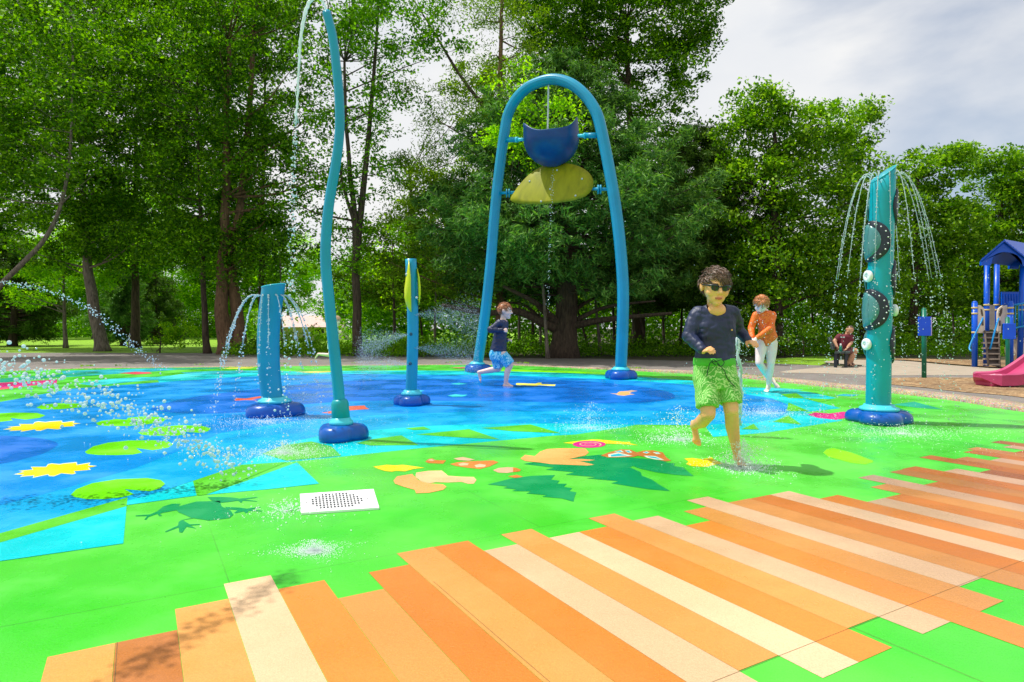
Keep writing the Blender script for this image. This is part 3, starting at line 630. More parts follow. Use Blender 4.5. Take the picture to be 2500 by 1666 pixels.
def patch(yc, th0, rr):
    """disc wrapped round the column; th0 = bearing of its centre"""
    zc = H-(yc-800)/F*Y5; root_c = colx(zc)
    def pt(s, z, out):
        cc = colx(zc+z); th = th0+s/(rc+.01); return cc+Vector((math.cos(th)*(rc+out), math.sin(th)*(rc+out), 0))+Vector((0, 0, zc+z-cc.z))
    sg = -1 if th0 > 2 else 1; o_s = sg*.30*rr
    bm = bmesh.new(); rr_ = []
    for fr, out in ((1.0, .0), (1.0, .016), (.97, .022), (.7, .023), (.35, .023), (.02, .023)):
        rr_.append([pt(fr*rr*math.cos(t), fr*rr*math.sin(t), out) for t in (2*math.pi*k/48 for k in range(48))])
    loft(bm, rr_); ring = obj('disc_ring', bm, M_BLK, t5, True)
    bm = bmesh.new(); rr_ = []
    for fr, out in ((.86, .022), (.84, .030), (.7, .036), (.45, .042), (.2, .045), (.02, .046)):
        rr_.append([pt(o_s+fr*rr*math.cos(t), fr*rr*math.sin(t), out) for t in (2*math.pi*k/32 for k in range(32))])
    loft(bm, rr_); obj('dome', bm, M_DOME, ring, True)
    bm = bmesh.new()
    for k_i in range(18):
        t = 2*math.pi*(k_i+.5)/18
        if math.cos(t)*sg < .15: ball(bm, pt(.84*rr*math.cos(t), .86*rr*math.sin(t), .024), .0085, 1)
    obj('stud', bm, M_WHITE, ring, True)
for yc, th in ((591, R(186)), (757, R(186)), (507, R(30)), (681, R(30)), (841, R(30))): patch(yc, th, .207)
for x, y, d in ((2121, 675, -1), (2117, 841, -1), (2182, 758, 1)):
    bm = bmesh.new(); cc = W(x+2*d, y, Y5-.02); axd = Vector((d, -.12, 0)).normalized()
    lathe(bm, [(.03, -.03), (.05, -.022), (.058, -.012), (.060, .0), (.058, .012), (.046, .020), (.02, .022), (.018, .016)], cc, 20, axis=axd); kn = obj('knob', bm, M_WHITE, t5, True)
    bm = bmesh.new(); ball(bm, cc+axd*.018, .009, 1); obj('knob_hub', bm, M_STEEL, kn, True)

# ================= PLAYGROUND =================
M_PB = paint('blue_powder_coat', (.0, .09, .62), .35); M_GP = paint('green_post', (.0, .16, .10), .4); M_SB = simple('blue_sign', (.0, .10, .85), .4, .05)
M_BEIGE = simple('beige_panel', (.72, .62, .50), .5, .05); M_BAND = simple('tan_band', (.62, .5, .2), .5); M_RAIL = paint('light_blue_rail', (.0, .25, .62), .35); M_STEP = simple('brown_steps', (.10, .075, .06), .7)
k = N('pink_slide'); k.col(k.ramp(k.noise(k.pos(), 3, 3), [(.3, (.42, .04, .13)), (.7, (.54, .065, .19))])); k.set(Roughness=.35); M_PINK = k.m
for i, (px_, py_, ptop, pan) in enumerate(((2256, 923, 756, (2237, 774, 2268, 820)), (2460, 907, 777, (2444, 790, 2474, 828)))):
    c = G(px_, py_); Yq = c.y
    s = empty('sign_post', c, ['blank blue sign board on a green post beside the wood chips', 'blue sign board on a green post in front of the play tower'][i], 'sign', 'blue boards on green posts')
    top = W(px_, ptop, Yq); bm = bmesh.new(); r_ = .041 if i == 0 else .04
    tube(bm, [c, top], r_, 16); ball(bm, top, (r_, r_, r_*.8), 2); obj('post', bm, M_GP, s, True)
    a, b = W(pan[0], pan[1], Yq), W(pan[2], pan[3], Yq); bm = bmesh.new(); box(bm, (a.x, Yq-.075, b.z), (b.x, Yq-.045, a.z)); bevel_all(bm, .006); obj('sign_board', bm, M_SB, s)
    if i == 0:
        bm = bmesh.new(); box(bm, (b.x-.012, Yq-.08, b.z+.004), (b.x+.004, Yq-.042, a.z-.004)); obj('edge_trim', bm, simple('pale_edge', (.5, .45, .8), .4), s)
Yp = 15.5
pt_ = empty('play_tower', Vector((W(2440, 895, Yp).x, Yp+.6, 0)), 'blue play tower with a pitched roof, ladder stairs and beige side panels', 'play tower')
def gp(x, y, Y): return W(x, y, Y)
for x, ytop, Yq, xt in ((2379.6, 740, Yp, 2379.6), (2467, 740, Yp-.15, 2467), (2407, 645, Yp+.3, 2410), (2431, 648, Yp+1.3, 2434), (2489, 640, Yp+.1, 2498)):
    bm = bmesh.new(); a = gp(x, 800, Yq); a.z = 0; t = gp(xt, ytop, Yq); tube(bm, [a, t], .062, 14); ball(bm, t, (.062, .062, .05), 2); po = obj('post', bm, M_PB, pt_, True)
    for yy in ((752, 766, 812) if ytop > 700 else (745, 757)):
        bm = bmesh.new(); z_ = H-(yy-800)/F*Yq; f_ = (z_-a.z)/(t.z-a.z); q_ = a.lerp(t, f_); lathe(bm, [(.07, -.02), (.07, .02)], q_, 14); obj('clamp', bm, M_BAND, po, True)
# roof: extruded gable with arched opening
g0 = [(2396, 648), (2396, 639), (2452, 592), (2512, 640), (2512, 650), (2497, 650), (2494, 636), (2484, 624), (2468, 617), (2452, 615), (2436, 619), (2424, 630), (2419, 648)]
bm = bmesh.new(); extrude_poly(bm, [gp(x, y, Yp-.05) for x, y in g0], Vector((0, .06, 0))); rf = obj('roof_gable', bm, M_PB, pt_)
bm = bmesh.new(); extrude_poly(bm, [gp(x, y, Yp-.05)+Vector((1.4, .93, 0)) for x, y in g0], Vector((0, .06, 0))); obj('roof_gable', bm, M_PB, pt_)
for sx in (0, 1):
    a = gp(2452, 590, Yp-.1); e = gp((2393, 2515)[sx], 640, Yp-.1); dpt_ = Vector((1.5, 1.0, 0)); up = Vector((0, 0, .05))
    bm = bmesh.new(); nn_ = 9
    for j in range(nn_):
        q0 = a.lerp(e, j/nn_); q1 = a.lerp(e, (j+1)/nn_)
        extrude_poly(bm, [q0, q1, q1+up*.5, q0+up*1.1], dpt_)
    obj('roof_slope', bm, M_PB, pt_)
bm = bmesh.new(); extrude_poly(bm, [gp(2403, 808, Yp), gp(2470, 808, Yp), gp(2470, 813, Yp), gp(2403, 813, Yp)], Vector((1.5, 1.0, 0))); obj('deck', bm, M_STEP, pt_)
st = bmesh.new()
for (a, b) in (((2404, 808), (2379, 889)), ((2438, 810), (2406, 898))):
    p0, p1 = gp(*a, Yp-.05), gp(*b, Yp-.05); p1.z = max(.01, p1.z); p1.y -= .45; tube(st, [p0, p1], .022, 8)
lad = obj('ladder_frame', st, M_STEP, pt_, True)
bm = bmesh.new(); c4 = [gp(2404, 809, Yp-.02), gp(2438, 811, Yp-.02), gp(2406, 897, Yp-.02), gp(2380, 888, Yp-.02)]
for q in c4[2:]: q.y -= .42; q.z = max(.02, q.z)
extrude_poly(bm, c4, Vector((0, .02, 0))); obj('riser_panel', bm, simple('dark_riser', (.06, .045, .04), .8), lad)
for j in range(7):
    t = j/6*.92+.03; bm = bmesh.new(); l0, l1 = gp(2404, 808, Yp-.05), gp(2379, 889, Yp-.05); r0, r1 = gp(2438, 810, Yp-.05), gp(2406, 898, Yp-.05)
    for q in (l1, r1): q.y -= .45; q.z = max(.01, q.z)
    a, b = l0.lerp(l1, t), r0.lerp(r1, t); box(bm, (min(a.x, b.x), a.y-.02, (a.z+b.z)/2-.02), (max(a.x, b.x), a.y+.16, (a.z+b.z)/2+.012)); obj('step', bm, simple('step_edge', (.30, .24, .2), .6) if j == 0 else bpy.data.materials['step_edge'], lad)
for pts in ([(2399, 777), (2396, 785), (2368, 844), (2371, 858)], [(2438, 778), (2434, 790), (2417, 853)]):
    bm = bmesh.new(); tube(bm, spline([gp(x, y, Yp-.12-.3*i/3) for i, (x, y) in enumerate(pts)], 4), .02, 8); obj('handrail', bm, M_RAIL, pt_, True)
pz = lambda L: [(2320+x*.26163, 570+y*.26163) for x, y in L]
for L in (pz([(245, 668), (285, 672), (315, 700), (325, 740), (323, 930), (243, 930)]), pz([(535, 672), (490, 674), (455, 700), (442, 740), (442, 930), (475, 930), (478, 843), (533, 843)])):
    bm = bmesh.new(); extrude_poly(bm, [gp(x, y, Yp-.02) for x, y in L], Vector((0, .04, 0))); pn = obj('side_panel', bm, M_BEIGE, pt_)
for L in (pz([(285, 705), (300, 712), (308, 760), (306, 775), (290, 765), (284, 730)]), pz([(290, 815), (310, 805), (312, 860), (292, 862)]), pz([(455, 740), (470, 705), (488, 695), (484, 740), (470, 775), (457, 775)]), pz([(455, 815), (470, 812), (472, 862), (455, 866)])):
    bm = bmesh.new(); extrude_poly(bm, [gp(x, y, Yp-.025) for x, y in L], Vector((0, .003, 0))); obj('hand_hold', bm, M_STEP, pn)
bm = bmesh.new(); a, b = gp(2446, 713, Yp+.9), gp(2492, 745, Yp+.9); box(bm, (a.x, a.y, b.z), (b.x+.25, a.y+.04, a.z))
for j in range(8): box(bm, (a.x+.03+j*.07, a.y-.02, b.z+.03), (a.x+.05+j*.07, a.y-.002, a.z-.05))
obj('back_wall', bm, M_PB, pt_)
bm = bmesh.new(); a = gp(2408, 745, Yp+1.0); box(bm, (a.x, a.y, gp(0, 805, Yp+1).z), (a.x+.22, a.y+.03, a.z)); obj('centre_panel', bm, simple('dull_panel', (.42, .38, .33), .5), pt_)
bm = bmesh.new(); ry = Yp-.1
tube(bm, [gp(2472, 746, ry), gp(2515, 738, ry)], .022, 8); tube(bm, [gp(2474, 802, ry), gp(2515, 794, ry)], .022, 8)
for x in (2479, 2487, 2495, 2503): tube(bm, [gp(x, 744-(x-2472)*.18, ry), gp(x, 801-(x-2472)*.18, ry)], .013, 6)
obj('railing', bm, M_RAIL, pt_, True)
bm = bmesh.new(); lathe(bm, [(.32, -.05), (.34, 0), (.30, .25), (.0, .3)], gp(2486, 855, Yp+.9), 18, axis=Vector((0, -1, 0))); obj('tunnel_end', bm, M_BEIGE, pt_, True)
# slide end
c = G(2440, 944); Ys = c.y
sl = empty('pink_slide', c, 'curved pink plastic slide end resting on the wood chips', 'slide')
top = spline([W(x, y, Ys+.12) for x, y in ((2385, 914), (2420, 913), (2451, 912), (2477, 906), (2500, 893), (2530, 872), (2580, 835), (2640, 800))], 4)
bm = bmesh.new(); rings = []
for i, p_ in enumerate(top):
    e = min(1, (i+1.2)/4)
    hh = .17*e; w = .30*e
    prof = [(-w, -hh), (-w*1.04, 0), (-w*.95, .02), (-w*.80, 0), (-w*.74, -hh*.5), (w*.74, -hh*.5), (w*.80, 0), (w*.95, .02), (w*1.04, 0), (w, -hh)]
    rings.append([p_+Vector((0, dx, dz)) for dx, dz in prof])
loft(bm, rings); obj('chute', bm, M_PINK, sl, False)
bm = bmesh.new(); box(bm, (W(2412, 0, Ys).x, Ys-.08, .0), (W(2470, 0, Ys).x, Ys+.3, .09)); bevel_all(bm, .03); obj('chute_foot', bm, M_PINK, sl)

# ================= BENCH =================
c = G(2052, 898); Yb_ = c.y
M_BEN = simple('dark_green_bench', (.05, .085, .085), .5, .2)
be = empty('park_bench', c, 'dark green park bench seen from its end, with a man sitting on it', 'bench')
sx0, sx1 = W(2034, 0, Yb_).x, W(2073, 0, Yb_).x
BD = Vector((.72, 1.32, 0))
def slab(bm, x0, x1, z0, z1, y0, vec, tl=0):
    extrude_poly(bm, [(x0, y0, z0), (x1, y0, z0), (x1-tl, y0, z1), (x0-tl, y0, z1)], vec)
bm = bmesh.new()
for j in range(3): slab(bm, sx0+(sx1-sx0)*(j/3)+.008, sx0+(sx1-sx0)*((j+1)/3)-.008, .335, .375, Yb_-.05, BD)
obj('seat', bm, M_BEN, be)
bm = bmesh.new()
for j in range(3): slab(bm, sx0-.06-j*.035, sx0-.02-j*.035, .42+j*.10, .51+j*.10, Yb_-.05, BD, .03)
obj('backrest', bm, M_BEN, be)
for t_ in (.03, .85):
    for xx in (2041, 2066):
        bm = bmesh.new(); x_ = W(xx, 0, Yb_).x+BD.x*t_; slab(bm, x_-.028, x_+.028, 0, .334, Yb_+BD.y*t_, Vector((0, .05, 0))); obj('leg', bm, M_BLK, be)
c_ = W(2052.5, 858, Yb_+.12); c_.z = .3755
bo = empty('drink_bottle', c_, 'green bottle with a white cap standing on the bench by the man', 'bottle')
bm = bmesh.new(); lathe(bm, [(.032, 0), (.034, .01), (.034, .12), (.02, .145)], c_, 14); obj('bottle_body', bm, simple('green_bottle', (.0, .2, .12), .25), bo, True)
bm = bmesh.new(); lathe(bm, [(.021, .143), (.021, .18), (.012, .19)], c_, 12); obj('cap', bm, M_WHITE, bo, True)
# far house
hs = empty('house', (-15, 46, 0), 'low pink roofed house far behind the trees at the left', 'house')
bm = bmesh.new(); a, b = W(650, 799, 46), W(800, 820, 46); box(bm, (a.x, 46, -.02), (b.x, 52, a.z)); obj('wall', bm, simple('pale_wall', (.48, .42, .40), .8), hs)
bm = bmesh.new(); extrude_poly(bm, [(a.x-.3, 45.6, a.z), (b.x+.3, 45.6, a.z), (b.x-.3, 48, a.z+.85), (a.x+.3, 48, a.z+.85)], Vector((0, 4.2, .02))); obj('roof', bm, simple('pale_pink_roof', (.66, .46, .42), .9), hs)
for x in (665, 780):
    q = W(x, 809, 45.97); bm = bmesh.new(); box(bm, (q.x-.4, 45.96, q.z-.2), (q.x+.4, 46.0, q.z+.2)); fo = obj('window', bm, M_WHITE, hs); bm = bmesh.new(); box(bm, (q.x-.33, 45.94, q.z-.15), (q.x+.33, 45.958, q.z+.15)); obj('pane', bm, M_DARK, fo)
lp = empty('path_light', G(316, 851), 'thin short post standing on the sunny lawn', 'post')
bm = bmesh.new(); c_ = G(316, 851); tube(bm, [c_, c_+Vector((0, 0, .55))], .025, 8); obj('post', bm, M_STEEL, lp, True); bm = bmesh.new(); ball(bm, c_+Vector((0, 0, .56)), .05, 2); obj('post_head', bm, M_WHITE, lp, True)
# ================= TREES =================
def leaf_mat(name, dark, mid, bright, trans=.45, sc=.9, rough=.45):
    k = N(name); geo = k.new('ShaderNodeNewGeometry')
    big = k.noise(geo.outputs['Position'], sc, 3, .6)
    c1 = k.ramp(big, [(.33, dark), (.66, mid)])
    c = k.mix(k.ramp(geo.outputs['Random Per Island'], [(.45, (0, 0, 0)), (1, (.9, .9, .9))]), c1, bright)
    k.col(c); k.set(Roughness=rough, Specular_IOR_Level=.14)
    tr = k.new('ShaderNodeBsdfTranslucent')
    tcx = k.mix(1.0, c, (1.7, 1.9, .35), 'MULTIPLY'); k.l.new(tcx, tr.inputs['Color'])
    ms = k.new('ShaderNodeMixShader'); ms.inputs[0].default_value = trans
    k.l.new(k.b.outputs[0], ms.inputs[1]); k.l.new(tr.outputs[0], ms.inputs[2]); k.l.new(ms.outputs[0], k.out.inputs['Surface'])
    return k.m
def bark(name, a, b, sc=7):
    k = N(name); p = k.pos(); mp = k.new('ShaderNodeMapping'); mp.inputs['Scale'].default_value = (1, 1, .18); k.l.new(p, mp.inputs['Vector'])
    n_ = k.noise(mp.outputs['Vector'], sc*2.4, 6, .7, .4); k.col(k.ramp(n_, [(.35, a), (.65, b)])); k.set(Roughness=.95); k.bump(n_, 1, .05); return k.m
BK1 = bark('bark_dark', (.030, .020, .013), (.11, .075, .05)); BK2 = bark('bark_brown', (.07, .038, .02), (.24, .13, .07)); BK3 = bark('bark_grey', (.07, .055, .045), (.26, .21, .17))
LF_DK = leaf_mat('leaves_maple_dark', (.011, .050, .001), (.060, .175, .002), (.23, .44, .004))
LF_MD = leaf_mat('leaves_green', (.025, .105, .002), (.11, .28, .003), (.26, .50, .008))
LF_BR = leaf_mat('leaves_bright', (.07, .20, .004), (.20, .42, .006), (.40, .62, .015), .55)
LF_EL = leaf_mat('leaves_elm', (.022, .085, .003), (.12, .29, .006), (.36, .58, .03), .38, 1.3, .35)
LF_OL = leaf_mat('leaves_olive', (.035, .095, .004), (.14, .25, .008), (.30, .44, .02), .4)
LF_SP = leaf_mat('needles_blue', (.016, .075, .012), (.085, .225, .045), (.24, .45, .09), .25, 1.2, .55)
LF_SG = leaf_mat('needles_green', (.018, .06, .008), (.07, .16, .015), (.17, .30, .035), .2, 1.2, .55)

def leaves(name, Cn, size, mat, parent, flat=.7, aspect=.55, droop=0.0, dirs=None):
    """Cn (N,3) centres; one four-cornered leaf each, bent along its rib"""
    n = len(Cn)
    if n == 0: return None
    nr = RNG.normal(size=(n, 3)); nr[:, 2] += flat*1.6; nr /= np.linalg.norm(nr, axis=1)[:, None]
    a = RNG.normal(size=(n, 3)) if dirs is None else dirs+RNG.normal(size=(n, 3))*.25
    a[:, 2] -= droop
    a -= nr*(a*nr).sum(1)[:, None]; a /= np.linalg.norm(a, axis=1)[:, None]+1e-9; b = np.cross(nr, a)
    L = size*(.65+.7*RNG.random(n))[:, None]; Wd = L*aspect
    V = np.empty((n, 4, 3)); V[:, 0] = Cn-a*L*.5; V[:, 1] = Cn+b*Wd*.5-a*L*.08; V[:, 2] = Cn+a*L*.5; V[:, 3] = Cn-b*Wd*.5-a*L*.08
    V[:, 0] -= nr*L*.08; V[:, 2] -= nr*L*.10
    me = bpy.data.meshes.new(name); me.vertices.add(4*n); me.vertices.foreach_set('co', V.astype(np.float32).ravel())
    me.loops.add(4*n); me.loops.foreach_set('vertex_index', np.arange(4*n, dtype=np.int32))
    me.polygons.add(n); me.polygons.foreach_set('loop_start', np.arange(0, 4*n, 4, dtype=np.int32)); me.polygons.foreach_set('loop_total', np.full(n, 4, dtype=np.int32))
    me.update(calc_edges=True)
    return link_mesh(name, me, mat, parent)
def inview(P, top=-420, side=260):
    y = np.maximum(P[:, 1], .5); x = P[:, 0]/y*F+CX; yy = HY-(P[:, 2]-H)/y*F
    return (x > -side) & (x < 2500+side) & (yy > top)
def sample_blob(n, c, r, shell=.55):
    d = RNG.normal(size=(n, 3)); d /= np.linalg.norm(d, axis=1)[:, None]
    rr = (shell+(1-shell)*RNG.random(n))**.8
    wob = 1+.18*np.sin(d[:, 0]*5+c[0])+.14*np.sin(d[:, 2]*7+c[1]*2)
    return c+d*r*(rr*wob)[:, None]
NLEAF = 0
def tree(name, label, cat, Y, trunk, r0, blobs, mat, bk, size=.13, dens=1.0, group=None, limbs=34, clr=.50, per=80, flat=.7, droop=0.0, aspect=.55, shell=.5, depth=.8, rtop=.25, extra=()):
    """trunk and blobs are given by photograph position at depth Y"""
    global NLEAF
    tp = [W(x, y, Y) for x, y in trunk]; tp[0].z = min(tp[0].z, -.05) if tp[0].z < 1.5 else tp[0].z
    root = empty(name, (tp[0].x, tp[0].y, 0), label, cat, group)
    P = spline(tp, 5); n = len(P)
    bm = bmesh.new(); rad = [max(.012, r0*(1-(1-rtop)*(i/(n-1)))) for i in range(n)]
    rad[0] *= 1.35; rad[1] *= 1.12
    P = [p+Vector((noise.noise(p*.9), noise.noise(p*.9+Vector((9, 0, 0))), 0))*r0*.35 for p in P]
    tube(bm, P, rad, 12)
    for ex, er in extra:
        Q = spline([W(*q[:2], Y+(q[2] if len(q) > 2 else 0)) for q in ex], 5); m = len(Q); tube(bm, Q, [max(.01, er*(1-.75*i/(m-1))) for i in range(m)], 9)
    cls = []
    for bl in blobs:
        x, y, rx, ry = bl[:4]; dy = bl[4] if len(bl) > 4 else 0
        c = np.array(W(x, y, Y+dy)); s = (Y+dy)/F
        r = np.array([rx*s, min(rx*s*depth, 4.2), ry*s])
        vol = 4/3*math.pi*r[0]*r[1]*r[2]
        k_ = max(6, int(dens*4.2*vol**.82)); cls.append(sample_blob(k_, c, r, shell))
    cls = np.vstack(cls); cls = cls[inview(cls)]
    cls = cls[cls[:, 2] > .3]
    m = len(cls)
    # limbs reach into the crown
    idx = RNG.permutation(m)[:limbs]
    for i in idx:
        e = Vector(cls[i]); 
        cand = [(abs((e.z-p.z)-.35*(Vector((e.x, e.y))-Vector((p.x, p.y))).length), j) for j, p in enumerate(P[2:], 2) if p.z < e.z+.4] or [(0, 2)]
        j = min(cand)[1]; s0 = P[j]; mid = s0.lerp(e, .5)+Vector((0, 0, -.12*(e-s0).length*.5))+Vector(RNG.normal(size=3))*.15
        ln_ = (e-s0).length; ra = min(rad[j]*.5, .02+.012*ln_)
        q = spline([s0, mid, e], 5); tube(bm, q, [max(.008, ra*(1-.85*a/(len(q)-1))) for a in range(len(q))], 6)
    obj('trunk', bm, bk, root, True)
    cnt = RNG.poisson(per*(.5+RNG.random(m)))
    rep = np.repeat(np.arange(m), cnt); cr = clr*(.6+1.0*RNG.random(m))
    off = RNG.normal(size=(len(rep), 3)); off *= (RNG.random(len(rep))**.45/np.linalg.norm(off, axis=1))[:, None]*1.02; off[:, 2] *= .58
    Cn = cls[rep]+off*cr[rep][:, None]; Cn = Cn[inview(Cn)]; Cn = Cn[Cn[:, 2] > .04]
    NLEAF += len(Cn)
    leaves('crown', Cn, size, mat, root, flat, aspect, droop)
    return root
GT = 'trees round the splash pad'
# left foreground wood
tree('leaning_tree', 'tree at the far left edge with a bare trunk slanting up to the right', 'tree', 20.5, [(-115, 860), (-50, 770), (0, 700), (60, 640), (105, 590), (138, 530), (160, 450), (170, 370), (176, 240), (176, 60)], .10, [(190, 400, 90, 60, -1.6), (170, 260, 100, 80, -1.6), (130, 100, 90, 80, -1.6), (40, 120, 230, 170), (-90, 330, 190, 160), (60, 400, 160, 90), (-40, 520, 90, 60)], LF_DK, BK3, .13, 1.0, GT, limbs=18)
tree('maple_tree', 'broad tree on the lawn with a thick brown trunk leaning left', 'tree', 26, [(250, 860), (238, 790), (222, 700), (214, 620), (205, 480), (200, 300), (200, 80)], .26, [(180, 470, 190, 130), (290, 300, 200, 180), (190, 60, 220, 170), (330, 560, 170, 90), (110, 620, 90, 50)], LF_DK, BK3, .14, 1.0, GT)
tree('slender_tree', 'slender young tree with a pencil thin trunk standing on the lawn', 'tree', 30, [(160, 850), (157, 780), (156, 700), (156, 560)], .10, [(150, 620, 110, 110), (230, 650, 70, 70), (90, 700, 70, 60)], LF_BR, BK3, .14, 1.0, GT, limbs=14)
tree('maple_tree', 'dark trunked tree just left of the thick double trunk', 'tree', 23.5, [(507, 866), (500, 790), (496, 700), (492, 560), (485, 380), (480, 150)], .13, [(480, 420, 170, 150), (430, 150, 200, 180), (400, 600, 130, 70), (560, 560, 110, 80)], LF_DK, BK1, .13, 1.0, GT)
tree('big_maple', 'big tree with a thick light brown and dark double trunk behind the curved fountain', 'tree', 23, [(558, 866), (548, 790), (542, 720), (548, 560), (552, 350), (560, 100)], .30, [(600, 430, 180, 150), (620, 170, 190, 190), (560, 620, 130, 60), (690, 590, 90, 70), (560, -60, 220, 120), (690, 320, 90, 100)], LF_DK, BK2, .13, 1.0, GT, extra=[([(590, 866), (578, 760, .2), (565, 640, .3), (590, 480, .3), (610, 250, .4), (620, 60, .4)], .25)])
tree('ash_tree', 'forked tree with dark stems right behind the tall bending pole', 'tree', 21.5, [(873, 880), (872, 760), (868, 660), (866, 560), (858, 460), (846, 330), (840, 150)], .17, [(850, 170, 130, 180), (930, 60, 150, 120), (800, 470, 90, 110), (960, 250, 80, 80), (900, 430, 110, 90), (760, 300, 60, 130), (860, 600, 100, 70), (1060, 60, 90, 90), (870, -90, 200, 90)], LF_MD, BK1, .13, .85, GT, clr=.55, per=70, extra=[([(868, 640), (885, 480, .2), (900, 330, .3), (915, 150, .3), (925, 0, .3)], .13), ([(870, 560), (835, 440, -.3), (820, 300, -.3)], .07), ([(1180, 260), (1120, 180, .4), (1060, 80, .5), (1010, 0, .5)], .07)])
tree('pine_tree', 'tall pine with a straight brown trunk behind the left leg of the arch', 'tree', 22, [(1222, 880), (1222, 740), (1224, 600), (1226, 420), (1222, 200), (1225, -60)], .20, [(1110, 560, 140, 120), (1140, 350, 130, 150), (1210, 150, 130, 150), (1020, 640, 110, 90), (1180, -40, 170, 90), (1040, 420, 90, 90), (1090, 720, 120, 50), (1290, 640, 70, 50), (1050, 250, 70, 80), (1000, 520, 80, 70)], LF_OL, BK2, .12, .80, GT, clr=.55, per=95, aspect=.3, flat=.2)
tree('young_maple', 'small tree with bright yellow green leaves behind the top of the arch', 'tree', 19.6, [(1338, 880), (1330, 760), (1318, 600), (1300, 330), (1295, 200)], .06, [(1270, 200, 62, 50, -2.5), (1330, 280, 60, 75, -2.5), (1230, 280, 65, 55, -2.5), (1380, 300, 60, 60, -2.5), (1300, 380, 80, 50, -2), (1215, 350, 50, 40, -2)], LF_BR, BK3, .11, 1.5, GT, limbs=12, clr=.36)
tree('second_row_tree', 'dark leafy tree in the second row behind the thick trunk leaning left', 'tree', 30.5, [(330, 849), (330, 700), (332, 500), (335, 200)], .22, [(330, 480, 150, 130), (300, 250, 170, 150), (400, 60, 170, 130), (150, 220, 130, 150), (430, 300, 110, 160), (250, -40, 180, 90), (330, 620, 120, 60)], LF_DK, BK1, .17, 1.0, GT)
tree('second_row_tree', 'dark leafy tree in the second row behind the big double trunk', 'tree', 30, [(640, 849), (640, 700), (642, 500), (645, 200)], .2, [(560, 300, 140, 150), (540, 500, 130, 100), (640, 560, 90, 70), (520, 90, 150, 120), (660, 60, 110, 110), (640, 640, 90, 40)], LF_DK, BK1, .17, 1.0, GT)
tree('second_row_tree', 'dark leafy tree in the second row at the far left edge', 'tree', 29, [(-20, 851), (-20, 700), (-10, 500), (0, 200)], .2, [(40, 470, 130, 80), (-30, 250, 120, 130), (80, 100, 150, 120), (-60, 560, 90, 80), (30, 330, 110, 80)], LF_DK, BK1, .17, .9, GT)
tree('second_row_tree', 'olive green tree in the second row between the forked tree and the pine', 'tree', 28, [(1010, 853), (1010, 700), (1005, 560), (1000, 420)], .18, [(980, 590, 110, 90), (1080, 520, 110, 110), (930, 690, 100, 60), (1120, 650, 110, 80), (1030, 460, 80, 70), (1190, 430, 90, 120), (1200, 250, 90, 120), (1030, 720, 120, 50)], LF_OL, BK1, .15, 1.3, GT)
tree('tall_maple', 'tallest tree in the middle, its leafy top running out of the picture', 'tree', 26, [(1560, 868), (1558, 700), (1550, 500), (1540, 300), (1530, 50)], .3, [(1500, 60, 210, 120), (1660, 20, 140, 130), (1700, 90, 70, 70), (1380, 60, 170, 110), (1330, -60, 200, 90), (1560, 190, 170, 80), (1640, -90, 180, 90), (1560, 330, 160, 90)], LF_DK, BK1, .15, 1.0, GT)
# right wood
tree('elm_tree', 'rounded tree with drooping light green leaf sprays beside the spruce', 'tree', 22, [(1900, 880), (1900, 760), (1895, 620), (1890, 430), (1890, 320)], .22, [(1880, 330, 115, 90), (1960, 330, 105, 100), (1840, 470, 130, 110), (2000, 500, 120, 120), (1900, 640, 150, 100), (2040, 690, 100, 100), (1830, 730, 100, 80), (1800, 300, 60, 80), (1850, 240, 50, 45)], LF_EL, BK1, .14, 1.6, GT, droop=.9, shell=.6, per=110, clr=.5)
tree('elm_tree', 'narrower tree with a pointed top behind the disc column', 'tree', 23.5, [(2110, 875), (2108, 720), (2105, 560), (2100, 380)], .17, [(2105, 330, 48, 60), (2090, 430, 85, 80), (2110, 560, 90, 90), (2130, 700, 90, 90), (2030, 400, 60, 70), (2115, 285, 26, 26)], LF_EL, BK1, .14, 1.6, GT, droop=.9, shell=.6, per=105)
tree('elm_tree', 'bushy tree between the disc column and the blue sign board', 'tree', 25, [(2230, 868), (2232, 720), (2235, 560), (2240, 440)], .18, [(2240, 430, 85, 60), (2290, 400, 70, 50), (2220, 540, 100, 80), (2320, 560, 95, 90), (2260, 690, 120, 90), (2300, 370, 40, 25)], LF_EL, BK1, .15, 1.6, GT, droop=.5, shell=.55, per=100)
tree('elm_tree', 'leafy tree behind the blue play tower', 'tree', 26.5, [(2440, 862), (2438, 720), (2440, 580), (2445, 450)], .18, [(2430, 430, 85, 55), (2500, 450, 90, 70), (2390, 560, 90, 80), (2490, 590, 110, 90), (2420, 710, 130, 80), (2560, 500, 110, 110), (2380, 400, 45, 28)], LF_EL, BK1, .15, 1.6, GT, droop=.5, shell=.55, per=100)
# shrubs
def shrub(label, Y, blobs, mat, size=.09, dens=3, name='shrub', group='shrubs under the trees', per=70):
    x, y = blobs[0][0], 800+F*H/Y
    return tree(name, label, 'shrub', Y, [(x, y+1), (x+2, y-25), (x, y-50)], .03, blobs, mat, BK1, size, dens, group, limbs=8, clr=.26, per=per, rtop=.3)
shrub('bright green shrub at the right end of the lawn', 24, [(390, 830, 60, 32), (460, 825, 55, 36), (430, 800, 40, 22)], LF_BR)
shrub('yellow green shrub behind the curved fountain spray', 25, [(740, 830, 50, 38), (800, 835, 60, 34), (700, 845, 30, 24)], LF_BR)
shrub('dark shrub between the double trunk and the curved fountain', 22.5, [(620, 850, 50, 22), (650, 845, 40, 26)], LF_MD)
shrub('low leafy shrub left of the bench', 20.5, [(1960, 845, 55, 38), (1890, 850, 50, 30), (2000, 830, 40, 40)], LF_EL, .11)
shrub('low leafy shrub behind the disc column', 23, [(2120, 840, 55, 45), (2190, 845, 50, 34)], LF_EL, .11)
